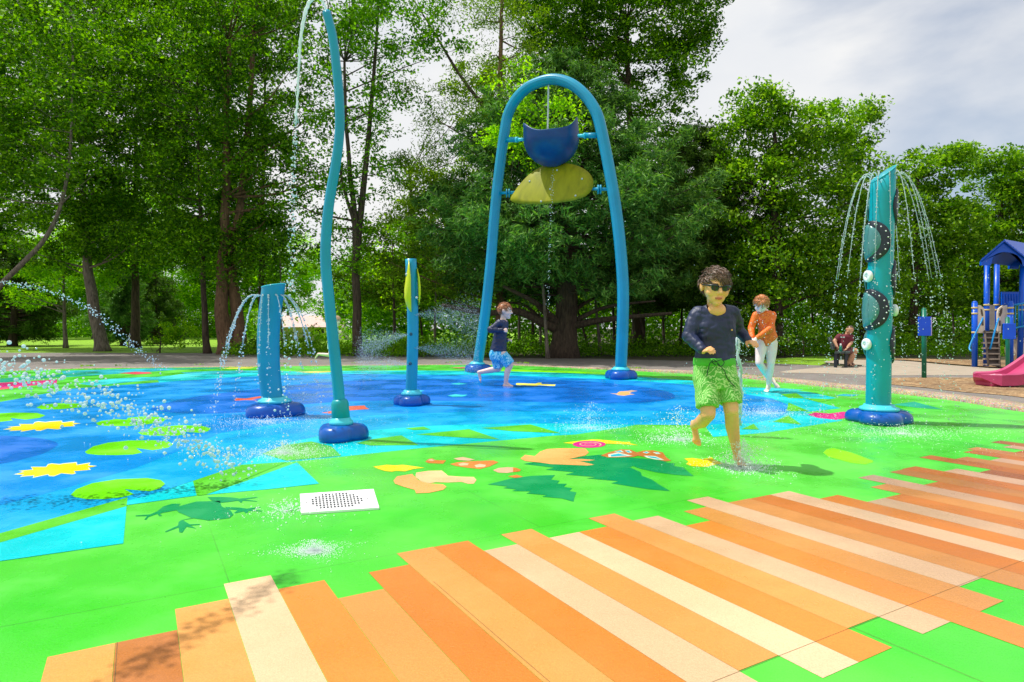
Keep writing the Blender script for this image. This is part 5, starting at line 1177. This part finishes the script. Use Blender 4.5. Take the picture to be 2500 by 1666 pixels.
# ---- boy in turquoise shorts ----
YB = 10.48
B_ = lambda x, y, d=0: W(1140+x*.15306, 720+y*.15306, YB+d)
SKB = skin_mat('skin_pale', (.82, .60, .53), (.74, .51, .44))
rootB = empty('person', (B_(670, 1460).x, YB, 0), 'red haired boy running to the right in a navy long sleeved top and turquoise shorts', 'person')
bm = bmesh.new(); hc = B_(612, 258); hh = .262
PH2, s2, f2, u2, M2 = head_shape(bm, hc, (.97, -.22, -.10), (.12, 0, 1), hh, B_(575, 425), .046)
stack(bm, [(B_(575, 405), (.07, 0, 0), (0, .08, 0)), (B_(560, 450), (.085, 0, 0), (0, .115, 0)), (B_(540, 560), (.095, 0, 0), (0, .12, 0)), (B_(520, 720), (.09, 0, 0), (0, .115, 0)), (B_(500, 880), (.10, 0, 0), (0, .12, 0)), (B_(490, 960), (.09, 0, 0), (0, .11, 0))])
SN, EN, WN = B_(520, 450, -.13), B_(375, 560, -.15), B_(580, 572, -.2)
SF, EF, WF = B_(610, 460, .13), B_(560, 700, .17), B_(650, 722, .08)
chain(bm, [SN, EN, WN], [.045, .037, .026]); chain(bm, [SF, EF, WF], [.045, .037, .026])
hand(bm, WN, (.9, 0, .0), (.1, .9, -.3), .115, 1.25, 1); hand(bm, WF, (1, -.2, .1), (0, -.2, -1), .115, 1.2, -1)
HB, KB, AB = B_(470, 950, .06), B_(505, 1180, .08), B_(190, 1238, .10)
rcone(bm, HB, KB, .078, .053); rcone(bm, KB, KB.lerp(AB, .4), .052, .050); rcone(bm, KB.lerp(AB, .4), AB, .050, .032); foot(bm, AB, B_(158, 1235, .10), B_(215, 1425, .10), (1, 0, .25), .20)
HF, KF, AF = B_(560, 950, -.06), B_(690, 1120, -.07), B_(618, 1405, -.06)
rcone(bm, HF, KF, .078, .054); rcone(bm, KF, KF.lerp(AF, .4)+Vector((-.02, 0, 0)), .052, .050); rcone(bm, KF.lerp(AF, .4)+Vector((-.02, 0, 0)), AF, .050, .032); foot(bm, AF, B_(580, 1480, -.06), B_(775, 1484, -.08), (0, 0, 1), .21)
fuse('body', bm, .0052, face_set(SKB), rootB, 3, matfn=face_mat(PH2, s2, f2, u2, hh, hc))
HB_ = hair_mat('hair_red', (.16, .05, .02), (.42, .16, .06))
hair('hair', PH2, s2, f2, u2, M2, hh, HB_, rootB, 420, .17, .24, .02, -.22, (0, .7, -.2))
bm = bmesh.new()
stack(bm, [(B_(565, 400), (.065, 0, 0), (0, .08, 0)), (B_(560, 440), (.10, 0, 0), (0, .13, 0)), (B_(540, 560), (.11, 0, 0), (0, .135, 0)), (B_(520, 720), (.108, 0, 0), (0, .13, 0)), (B_(500, 870), (.132, .0, -.01), (0, .135, 0)), (B_(500, 905), (.135, 0, 0), (0, .135, 0))])
chain(bm, [SN, EN, EN.lerp(WN, .93)], [.058, .050, .035]); chain(bm, [SF, EF, EF.lerp(WF, .9)], [.056, .048, .035])
shB = fuse('shirt', bm, .0075, M_NAVY, rootB, 4, fn=shirt_wr); cut_neck(shB, B_(625, 400), .07, 0, rootB)
def turq_leaf(k):
    v = k.new('ShaderNodeTexWave'); v.wave_type = 'RINGS'; v.inputs['Scale'].default_value = 16; v.inputs['Distortion'].default_value = 12; v.inputs['Detail'].default_value = 2; k.l.new(k.pos(), v.inputs['Vector'])
    k.col(k.mix(k.ramp(v.outputs['Fac'], [(.72, (0, 0, 0)), (.8, (.9, .9, .9))]), (.01, .36, .62), (.42, .80, .88)))
M_TSH = cloth('turquoise_leaf_shorts', turq_leaf, .75)
bm = bmesh.new()
stack(bm, [(B_(497, 885), (.130, 0, -.01), (0, .13, 0)), (B_(495, 960), (.145, 0, 0), (0, .14, 0)), (B_(505, 1040), (.14, 0, 0), (0, .13, 0))])
for hip, kn, t in ((HF, KF, .95), (HB, KB, .93)):
    d = kn-hip; dn = d.normalized(); s1 = Vector((0, 1, 0)); s1 = (s1-dn*s1.dot(dn)).normalized(); f1 = dn.cross(s1); stack(bm, [(hip+d*.05, s1*.085, f1*.09), (hip+d*.5, s1*.085, f1*.095), (hip+d*t, s1*.085, f1*.088)], pw=2)
fuse('shorts', bm, .0075, M_TSH, rootB, 3, fn=wrinkle(9, .006))

# ---- girl in orange swimsuit ----
YG = 9.48
Gq = lambda x, y, d=0: W(1780+x*.17857, 700+y*.17857, YG+d)
rootG = empty('person', (Gq(520, 1430).x, YG, 0), 'girl with a ginger bob looking down at her hands in a long sleeved orange swimsuit', 'person')
SKG = skin_mat('skin_fair', (.86, .70, .62), (.80, .62, .54))
bm = bmesh.new(); hc = Gq(440, 248, -.05); hh = .26
PH3, s3, f3, u3, M3 = head_shape(bm, hc, (-.42, -.68, -.62), (-.12, -.6, .75), hh, Gq(505, 350, .03), .042)
stack(bm, [(Gq(500, 335, .03), (.06, 0, 0), (0, .05, 0)), (Gq(490, 365, .01), (.11, 0, 0), (0, .07, 0)), (Gq(490, 450), (.115, 0, 0), (0, .085, 0)), (Gq(520, 600), (.105, 0, 0), (0, .08, 0)), (Gq(530, 700), (.135, 0, 0), (0, .095, 0)), (Gq(515, 780), (.125, 0, 0), (0, .09, 0))])
SGL, EGL, WGL = Gq(365, 390, 0), Gq(300, 570, -.02), Gq(320, 715, -.16)
SGR, EGR, WGR = Gq(600, 390, 0), Gq(560, 580, -.16), Gq(365, 715, -.22)
chain(bm, [SGL, EGL, WGL], [.042, .035, .025]); chain(bm, [SGR, EGR, WGR], [.042, .035, .025])
hand(bm, WGL, (.15, -.25, -1), (.6, -.5, 0), .115, .5, 1); hand(bm, WGR, (-.75, -.1, -.45), (-.3, .2, -.8), .115, .5, 1)
H1, K1, A1 = Gq(580, 770), Gq(572, 1045, -.06), Gq(538, 1335)
rcone(bm, H1, H1.lerp(K1, .4), .088, .080); rcone(bm, H1.lerp(K1, .4), K1, .080, .056); rcone(bm, K1, K1.lerp(A1, .35), .055, .053); rcone(bm, K1.lerp(A1, .35), A1, .053, .033); foot(bm, A1, Gq(550, 1410, .07), Gq(488, 1452, -.10), (0, 0, 1), .20)
H2, K2, A2 = Gq(445, 770), Gq(412, 1045, -.10), Gq(560, 1275, .14)
rcone(bm, H2, H2.lerp(K2, .4), .086, .078); rcone(bm, H2.lerp(K2, .4), K2, .078, .055); rcone(bm, K2, K2.lerp(A2, .35), .054, .052); rcone(bm, K2.lerp(A2, .35), A2, .052, .033); foot(bm, A2, Gq(595, 1265, .19), Gq(640, 1345, .12), (-.7, -.3, .9), .19)
fuse('body', bm, .0050, face_set(SKG, simple('ginger_brow', (.35, .15, .05), .7)), rootG, 3, matfn=face_mat(PH3, s3, f3, u3, hh, hc))
HG = hair_mat('hair_ginger', (.28, .085, .02), (.66, .25, .07))
hair('hair', PH3, s3, f3, u3, M3, hh, HG, rootG, 1100, .26, .33, -.02, -.34, (.15, -.45, -.8), 1.01, wild=.08, lift=.5)
def leop(k):
    n_ = k.noise(k.pos(), 75, 2, .5, 1.0); k.col(k.mix(k.ramp(n_, [(.52, (0, 0, 0)), (.58, (1, 1, 1))]), (.88, .19, .006), (.62, .06, .010)))
M_LEO = cloth('orange_spotted_fabric', leop, .55, .3)
bm = bmesh.new()
stack(bm, [(Gq(500, 330, .03), (.075, 0, 0), (0, .062, 0)), (Gq(490, 362, .01), (.128, 0, 0), (0, .085, 0)), (Gq(490, 450), (.130, 0, 0), (0, .100, 0)), (Gq(518, 600), (.116, 0, 0), (0, .092, 0)), (Gq(528, 690), (.142, 0, 0), (0, .104, 0)), (Gq(515, 735), (.118, 0, 0), (0, .108, 0)), (Gq(495, 775), (.07, 0, 0), (0, .108, 0)), (Gq(482, 812), (.03, 0, 0), (0, .10, 0))])
chain(bm, [SGL, EGL, EGL.lerp(WGL, .88)], [.053, .047, .036]); chain(bm, [SGR, EGR, EGR.lerp(WGR, .9)], [.053, .047, .036])
fuse('swimsuit', bm, .0072, M_LEO, rootG, 4, fn=wrinkle(10, .005))

# ---- man on the bench ----
YM = 15.75; S_ = YM/F
Mq = lambda x, y, d=0: W(1990+x*.10204, 760+y*.10204, YM+d)
rootM = empty('person', (Mq(840, 1300).x, YM, 0), 'balding man in a maroon t-shirt sitting on the bench and looking down', 'person')
SKM = skin_mat('skin_man', (.60, .33, .20), (.50, .26, .15))
bm = bmesh.new(); hc = Mq(828, 455, -.05); hh = .225
PH4, s4, f4, u4, M4 = head_shape(bm, hc, (-.15, -.75, -.55), (.25, -.5, .8), hh, Mq(765, 580, .0), .055)
stack(bm, [(Mq(750, 560), (.09, 0, 0), (0, .07, 0)), (Mq(730, 620), (.155, 0, 0), (0, .10, 0)), (Mq(700, 720), (.15, 0, 0), (0, .11, 0)), (Mq(660, 850), (.145, 0, 0), (0, .115, 0)), (Mq(650, 930), (.15, 0, 0), (0, .12, 0))])
a1 = [Mq(590, 600, 0), Mq(462, 715, -.05), Mq(525, 850, -.15)]; a2 = [Mq(860, 620, 0), Mq(858, 760, -.08), Mq(775, 870, -.2)]
chain(bm, a1, [.055, .043, .030]); chain(bm, a2, [.055, .043, .030]); hand(bm, a1[2], (.2, -.1, -1), (1, 0, 0), .14, .35, 1); hand(bm, a2[2], (-.6, -.1, -.7), (-.5, 0, .4), .14, .35, -1)
for hp, kn, an, ht, tt in ((Mq(690, 950, -.02), Mq(960, 945, -.12), Mq(800, 1240, -.08), Mq(745, 1310, -.05), Mq(900, 1325, -.16)), (Mq(690, 950, .14), Mq(930, 950, .22), Mq(868, 1230, .16), Mq(815, 1300, .16), Mq(975, 1318, .10))):
    rcone(bm, hp, kn, .088, .066); rcone(bm, kn, kn.lerp(an, .4), .064, .060); rcone(bm, kn.lerp(an, .4), an, .060, .038); foot(bm, an, ht, tt, (0, 0, 1), .20)
fuse('body', bm, .0075, face_set(SKM), rootM, 3, matfn=face_mat(PH4, s4, f4, u4, hh, hc))
hair('hair', PH4, s4, f4, u4, M4, hh, hair_mat('hair_short_brown', (.03, .018, .012), (.08, .05, .03)), rootM, 120, .07, .46, .10, -.22, (0, 0, -1), 1.02)
M_MAR = cloth('maroon_fabric', lambda k: k.col(k.ramp(k.noise(k.pos(), 6, 3), [(.3, (.10, .008, .018)), (.7, (.17, .015, .03))])), .8)
bm = bmesh.new()
stack(bm, [(Mq(750, 555), (.085, 0, 0), (0, .075, 0)), (Mq(725, 610), (.168, 0, 0), (0, .115, 0)), (Mq(700, 720), (.165, 0, 0), (0, .125, 0)), (Mq(655, 850), (.165, 0, 0), (0, .135, 0)), (Mq(650, 900), (.165, 0, 0), (0, .135, 0))])
rcone(bm, a1[0], a1[0].lerp(a1[1], .6), .072, .062); rcone(bm, a2[0], a2[0].lerp(a2[1], .6), .072, .062)
fuse('t_shirt', bm, .010, M_MAR, rootM, 3, fn=wrinkle(8, .006))
M_PLD = cloth('dark_red_shorts', lambda k: k.col(k.ramp(k.noise(k.pos(), 14, 3), [(.4, (.10, .03, .035)), (.6, (.24, .12, .12))])), .8)
bm = bmesh.new(); stack(bm, [(Mq(650, 880), (.158, 0, 0), (0, .135, 0)), (Mq(655, 960), (.16, 0, 0), (0, .14, 0))])
rcone(bm, Mq(690, 945, -.02), Mq(860, 945, -.09), .105, .09); rcone(bm, Mq(690, 945, .14), Mq(850, 945, .19), .105, .09); fuse('shorts', bm, .010, M_PLD, rootM, 3, fn=wrinkle(8, .006))
for ht, tt in ((Mq(735, 1318, -.05), Mq(905, 1332, -.16)), (Mq(805, 1308, .16), Mq(980, 1325, .10))):
    bm = bmesh.new(); ht = Vector((ht.x, ht.y, .012)); tt = Vector((tt.x, tt.y, .012)); d_ = (tt-ht).normalized(); s_2 = Vector((-d_.y, d_.x, 0))
    rcone(bm, ht+d_*.02, tt-d_*.02, .042, .05, flat=(0, 0, 1), k=.25); tube(bm, [tt-d_*.08+s_2*.05, tt-d_*.07+Vector((0, 0, .06)), tt-d_*.08-s_2*.05], .012, 6); obj('sandal', bm, simple('dark_sandal', (.03, .02, .02), .7) if 'dark_sandal' not in bpy.data.materials else bpy.data.materials['dark_sandal'], rootM, True)

# ---- toddler running behind the tall pole ----
YT = 15.6
Tq = lambda x, y, d=0: W(680+x*.11481, 740+y*.11481, YT+d)
rootT = empty('person', (Tq(1200, 1300).x, YT, 0), 'small fair haired child in a pale spotted top running behind the tall bending pole', 'person')
bm = bmesh.new(); hc = Tq(1225, 385); hh = .245
PH5, s5, f5, u5, M5 = head_shape(bm, hc, (.85, -.45, -.1), (.05, 0, 1), hh, Tq(1195, 520), .042)
stack(bm, [(Tq(1190, 520), (.07, 0, 0), (0, .06, 0)), (Tq(1180, 580), (.10, 0, 0), (0, .11, 0)), (Tq(1170, 720), (.105, 0, 0), (0, .11, 0)), (Tq(1160, 880), (.115, 0, 0), (0, .12, 0)), (Tq(1160, 960), (.11, 0, 0), (0, .12, 0))])
c1 = [Tq(1150, 570, -.12), Tq(1080, 700, -.14), Tq(1160, 790, -.2)]; c2 = [Tq(1200, 570, .12), Tq(1250, 700, .14), Tq(1300, 640, .1)]
chain(bm, c1, [.042, .034, .024]); chain(bm, c2, [.042, .034, .024]); hand(bm, c1[2], (1, 0, .2), (0, 1, 0), .10, 1.1); hand(bm, c2[2], (.5, 0, 1), (0, 1, 0), .10, 1.1)
ha, ka, aa = Tq(1140, 960, .06), Tq(1090, 1110, .08), Tq(850, 1085, .1); rcone(bm, ha, ka, .072, .05); rcone(bm, ka, aa, .048, .03); foot(bm, aa, Tq(820, 1070, .1), Tq(775, 1160, .1), (.6, 0, .5), .16)
ha, ka, aa = Tq(1190, 960, -.06), Tq(1262, 1120, -.08), Tq(1210, 1300, -.06); rcone(bm, ha, ka, .072, .05); rcone(bm, ka, aa, .048, .03); foot(bm, aa, Tq(1190, 1340, -.06), Tq(1310, 1340, -.08), (0, 0, 1), .17)
fuse('body', bm, .0065, face_set(SKG), rootT, 3, matfn=face_mat(PH5, s5, f5, u5, hh, hc))
hair('hair', PH5, s5, f5, u5, M5, hh, hair_mat('hair_blond', (.42, .26, .14), (.66, .45, .28)), rootT, 260, .3, .25, -.1, -.3, (-.2, .1, -.9))
def dots(k):
    v = k.new('ShaderNodeTexVoronoi'); v.inputs['Scale'].default_value = 14; k.l.new(k.pos(), v.inputs['Vector']); k.col(k.mix(k.ramp(v.outputs['Distance'], [(.26, (1, 1, 1)), (.32, (0, 0, 0))]), (.55, .78, .74), (.15, .12, .12)))
bm = bmesh.new(); stack(bm, [(Tq(1190, 515), (.075, 0, 0), (0, .075, 0)), (Tq(1180, 575), (.115, 0, 0), (0, .125, 0)), (Tq(1170, 720), (.12, 0, 0), (0, .125, 0)), (Tq(1160, 880), (.13, 0, 0), (0, .135, 0)), (Tq(1155, 980), (.125, 0, 0), (0, .13, 0))])
rcone(bm, c1[0], c1[0].lerp(c1[1], .6), .055, .048); rcone(bm, c2[0], c2[0].lerp(c2[1], .6), .055, .048); fuse('swim_top', bm, .009, cloth('pale_dotted_fabric', dots, .7), rootT, 3)
# ================= WATER =================
k = N('water_drops'); k.col((.80, .92, .95)); k.set(Roughness=.05, IOR=1.33, Transmission_Weight=.35, Specular_IOR_Level=.8); M_WATER = k.m
def glow(k, f):
    tr = k.new('ShaderNodeBsdfTranslucent'); tr.inputs['Color'].default_value = (.9, .96, 1, 1); ms = k.new('ShaderNodeMixShader'); ms.inputs[0].default_value = f
    k.l.new(k.b.outputs[0], ms.inputs[1]); k.l.new(tr.outputs[0], ms.inputs[2]); k.l.new(ms.outputs[0], k.out.inputs['Surface'])
glow(k, .35)
k = N('water_foam'); k.col((.95, .98, .98)); k.set(Roughness=.5); M_FOAM = k.m; glow(k, .5)
def along(P, n, jit, t0=0, t1=1, power=1.0):
    P = np.array([tuple(p) for p in P]); m = len(P); u = (t0+(t1-t0)*RNG.random(n)**power)*(m-1.001); k0 = u.astype(int); w = (u-k0)[:, None]
    q = P[k0]*(1-w)+P[np.minimum(k0+1, m-1)]*w
    j = jit(u/(m-1)) if callable(jit) else np.full(n, jit)
    return q+RNG.normal(size=(n, 3))*j[:, None]
def arc(p0, v, tmax, n=30, g=9.8): return [Vector(p0)+Vector(v)*t+Vector((0, 0, -.5*g*t*t)) for t in (tmax*i/(n-1) for i in range(n))]
def spray(name, P, r, label, mat=None, sub=1):
    P = np.asarray(P); ok = P[:, 2] > .003; P = P[ok]; r = np.asarray(r)[ok]
    o = points_mesh(name, P, r, mat or M_WATER, None, sub); tag(o, label, 'water', kind='stuff'); return o
rr_ = lambda n, a, b: a+(b-a)*RNG.random(n)**2.2
# tall pole stream
st = spline([W(x, y, YP) for x, y in ((797, 30), (792, 12), (782, -2), (768, -4), (755, 6), (746, 30), (738, 70), (732, 120), (729, 180), (726, 240), (722, 300))], 6)
bm = bmesh.new(); n = len(st)
q = [p+Vector((noise.noise(p*40), noise.noise(p*40+Vector((5, 0, 0))), 0))*.006 for p in st]
tube(bm, q, [.007+.008*math.exp(-((i/n-.45)/.25)**2)*(1+.35*noise.noise(Vector((i*.9, 0, 0)))) if i < n*.93 else .006 for i in range(n)], 9)
for s_ in range(3): tube(bm, [p+Vector((noise.noise(p*11+Vector((s_*9, 0, 0))), noise.noise(p*11+Vector((s_*9, 4, 0))), 0))*.035 for p in st[8:]], .003, 6)
o = obj('water_stream', bm, M_FOAM, None, True); tag(o, 'stream of water curling over from the tip of the tall pole', 'water', kind='stuff')
fall = [W(x, y, YP) for x, y in ((722, 295), (718, 400), (716, 500), (712, 600), (708, 700))]
a_ = along(fall, 150, lambda u: .008+.02*u); b_ = along([W(x, y, YP-1.0*i/8) for i, (x, y) in enumerate(((712, 690), (705, 830), (698, 960), (690, 1090), (688, 1180)))], 120, .035)
PT = np.vstack([a_, b_]); spray('falling_drops', PT, rr_(len(PT), .0035, .012), 'drops breaking off the stream of the tall pole and falling')
# fountain columns
def ringjets(c0, R0, z0, jets, nd, r_min, r_max, label, name):
    PP = []; RR = []; bm = bmesh.new()
    for az, sp, up in jets:
        d = Vector((math.cos(az), math.sin(az), 0)); p0 = Vector((c0.x, c0.y, z0))+d*R0; T = (up+math.sqrt(up*up+2*9.8*z0))/9.8; A_ = arc(p0, d*sp+Vector((0, 0, up)), T, 36)
        k_ = int(36*.72); tube(bm, [p+Vector((noise.noise(p*30), 0, noise.noise(p*33)))*.004 for p in A_[:k_]], [.0055*(1-.72*i/k_) for i in range(k_)], 6)
        q = along(A_, nd, lambda u: .002+.028*np.maximum(0, u-.3)**1.2, .12, 1, .85); PP.append(q); RR.append(rr_(nd, r_min, r_max))
    PP = np.vstack(PP); RR = np.concatenate(RR)
    o = obj(name, bm, M_WATER, None, True); tag(o, label, 'water', kind='stuff')
    return PP, RR
PP, RR = ringjets(Vector((W(656, 0, Y2).x, Y2, 0)), .11, W(0, 724, Y2).z, [(R(a), s, .55) for a, s in ((172, .95), (185, .88), (200, .75), (215, .8), (235, .5), (262, .22), (290, .22), (318, .6), (340, .72), (355, .85), (5, .9), (30, .8), (60, .7), (110, .7), (150, .85))], 75, .0035, .012, 'thin jets of water arching out of the curved column', 'water_jets')
spray('falling_drops', PP, RR, 'drops raining down round the curved column')
PP, RR = ringjets(Vector((W(2156, 0, Y5).x, Y5, 0)), .11, W(0, 432, Y5).z, [(R(a), s, .75) for a, s in ((178, .62), (192, .56), (210, .5), (225, .30), (268, .06), (300, .35), (330, .55), (345, .68), (358, .85), (12, .8), (40, .6), (90, .6), (140, .6))], 130, .003, .0085, 'thin jets of water arching out of the top of the disc column', 'water_jets')
spray('falling_drops', PP, RR, 'drops raining down round the disc column')
n = 800; q = np.column_stack([RNG.normal(size=n)*.75+W(2170, 0, Y5).x, Y5+RNG.normal(size=n)*.5, RNG.random(n)**1.3*2.3]); spray('fine_drops', q, rr_(n, .002, .0055), 'fine scattered drops in the air round the disc column')
# arch stream into the bucket
bm = bmesh.new(); a, b = WA(1339, 207), WA(1337, 322); tube(bm, [a.lerp(b, i/20)+Vector((noise.noise(Vector((i, 0, 0)))*.012, 0, 0)) for i in range(21)], .018, 7); o = obj('water_stream', bm, M_WATER, None, True); tag(o, 'thin stream falling from the top of the arch into the bucket', 'water', kind='stuff')
q = along([WA(1350, 405, -.3), WA(1348, 480, -.4), WA(1340, 620, -.4), WA(1338, 760, -.4)], 130, .02); spray('falling_drops', q, rr_(len(q), .004, .010), 'drops dripping from the bucket past the yellow disc')
# mist fans of the slim column
M1 = []
for (x, y), dirs in (((1010, 770), [(1.0, .10, .10)]), ((1010, 850), [(1, -.05, -.02)]), ((998, 817), [(-1, -.1, -.15)]), ((998, 890), [(-1, -.1, .10)])):
    o_ = np.array(W(x, y, Y3-.06))
    for d in dirs:
        n = 4200; L = (RNG.random(n)**.6)*(.80 if d[0] > 0 else .6); ang = RNG.normal(size=(n, 2))*np.array([.28, .20])
        dd = np.array(d)[None]+np.column_stack([np.zeros(n), ang[:, 0], ang[:, 1]+.0]); q = o_+dd*L[:, None]; q[:, 2] -= .28*L**2; M1.append(q)
M1 = np.vstack(M1); spray('water_mist', M1, rr_(len(M1), .0010, .0030), 'fans of fine mist spraying sideways from the slim leaf column', sub=0 or 1)
# ground jet behind the boy
Yj = 5.6; gj = [W(x, y, Yj) for x, y in ((1797, 825), (1801, 850), (1806, 900), (1808, 950), (1806, 985), (1804, 1040))]; gj = spline(gj, 5)
bm = bmesh.new()
for s_ in range(4):
    tube(bm, [p+Vector((noise.noise(p*9+Vector((s_*7, 0, 0))), noise.noise(p*9+Vector((0, s_*7, 0))), 0))*.045 for p in gj], [.009*(1+.6*noise.noise(p*25+Vector((s_, 0, 0)))) for p in gj], 7)
o = obj('ground_jet', bm, M_WATER, None, True); tag(o, 'jet of water standing up from the pad between the boy in green shorts and the girl', 'water', kind='stuff')
q = along(gj, 500, .045); n = 400; q2 = np.column_stack([W(1860, 0, Yj).x+RNG.normal(size=n)*.22, Yj+RNG.normal(size=n)*.3, RNG.random(n)**1.2*1.1]); q = np.vstack([q, q2]); spray('falling_drops', q, rr_(len(q), .002, .006), 'drops in the air round the ground jet')
# drops thrown in from the left
big = spline([W(x, y, Yq) for x, y, Yq in ((-160, 860, 3.6), (-20, 900, 3.6), (100, 935, 3.6), (220, 975, 3.7), (330, 1020, 3.8), (430, 1060, 3.8), (520, 1110, 3.9), (600, 1150, 4.0))], 6)
q = along(big, 900, lambda u: .075-.02*u); spray('thrown_drops', q, rr_(len(q), .004, .0125), 'swarm of round drops thrown in over the lily pads from the left', sub=2)
arcp = spline([W(x, y, Yq) for x, y, Yq in ((-60, 688, 8), (30, 693, 8), (110, 708, 8), (190, 740, 8), (260, 785, 8), (310, 830, 8.2), (360, 870, 8.4), (400, 905, 8.6))], 6)
q = along(arcp, 420, lambda u: .012+.03*u); spray('thrown_drops', q, rr_(len(q), .004, .011), 'thin arc of drops crossing in front of the lawn')
# splashes on the ground
def splash(x, y, n, rad, hgt, label, rmin=.0015, rmax=.006, el=1.0, n2=700):
    c = G(x, y); az = RNG.random(n)*2*math.pi; L = np.minimum(rad*1.2, rad*.5*np.abs(RNG.normal(size=n)))*(1+.4*np.sin(az*5+x)); z = hgt*RNG.random(n)**2.0*np.maximum(.1, 1-.5*L/rad)
    q = np.column_stack([c.x+L*np.cos(az)*el, c.y+L*np.sin(az), z+.004])
    az = RNG.random(n2)*2*math.pi; L = rad*.62*np.abs(RNG.normal(size=n2))*(1+.35*np.sin(az*3+x)+.25*np.sin(az*7+y))
    f_ = np.column_stack([c.x+L*np.cos(az)*el, c.y+L*np.sin(az), np.full(n2, .0045)])
    P = np.vstack([q, f_]); r = np.concatenate([rr_(n, rmin, rmax), rr_(n2, rmin, rmax*.9)])
    return spray('water_splash', P, r, label, M_FOAM)
splash(1815, 1143, 2600, .21, .20, 'splash round the planted foot of the boy in green shorts', .0012, .0042, n2=2000)
splash(1655, 1075, 1500, .30, .30, 'splash kicked up beside the lifted foot of the boy in green shorts', .0010, .0050, 1.4, n2=1400)
splash(1440, 1046, 1200, .26, .26, 'small splash on the cyan band in front of the arch', .0010, .0040, 1.6, n2=900)
splash(765, 1348, 1200, .085, .05, 'white patch of spatter on the green in front of the drain cover', .0008, .0026, 1.6, n2=2200)
splash(690, 1108, 1500, .32, .10, 'foaming spatter on the cyan band left of the tall pole', .0009, .0042, 1.5, n2=2400)
splash(650, 1030, 800, .8, .06, 'spatter on the blue in front of the curved fountain', .0012, .0045, 1.2, n2=1500)
splash(2200, 1060, 900, .6, .08, 'spatter on the pad in front of the disc column', .0012, .004, 1.6, n2=2200)
splash(1870, 1010, 900, .6, .10, 'spatter on the blue and cyan behind the boy in green shorts', .0012, .0042, 1.4, n2=1600)
splash(700, 1250, 260, .28, .06, 'loose drops on the green beside the drain cover', .0012, .0050, 1.0, n2=300)
# jet crossing above and left of the view: it throws the speckled shade across the stripes
lo = [UVW for UVW in (G(290, 1660), G(480, 1545), G(640, 1450), G(715, 1400))]
hi = [p+sd*(z_/sd.z) for p, z_ in zip(lo, (2.3, 2.6, 2.9, 3.1))]
q = along(spline(hi, 6), 520, .032); spray('thrown_drops', q, rr_(len(q), .005, .012), 'high jet of drops passing above the left end of the striped boardwalk')
SC.cycles.max_bounces = 6; SC.cycles.diffuse_bounces = 3; SC.cycles.glossy_bounces = 3; SC.cycles.transmission_bounces = 5
SC.cycles.caustics_reflective = False; SC.cycles.caustics_refractive = False; SC.cycles.sample_clamp_indirect = 6
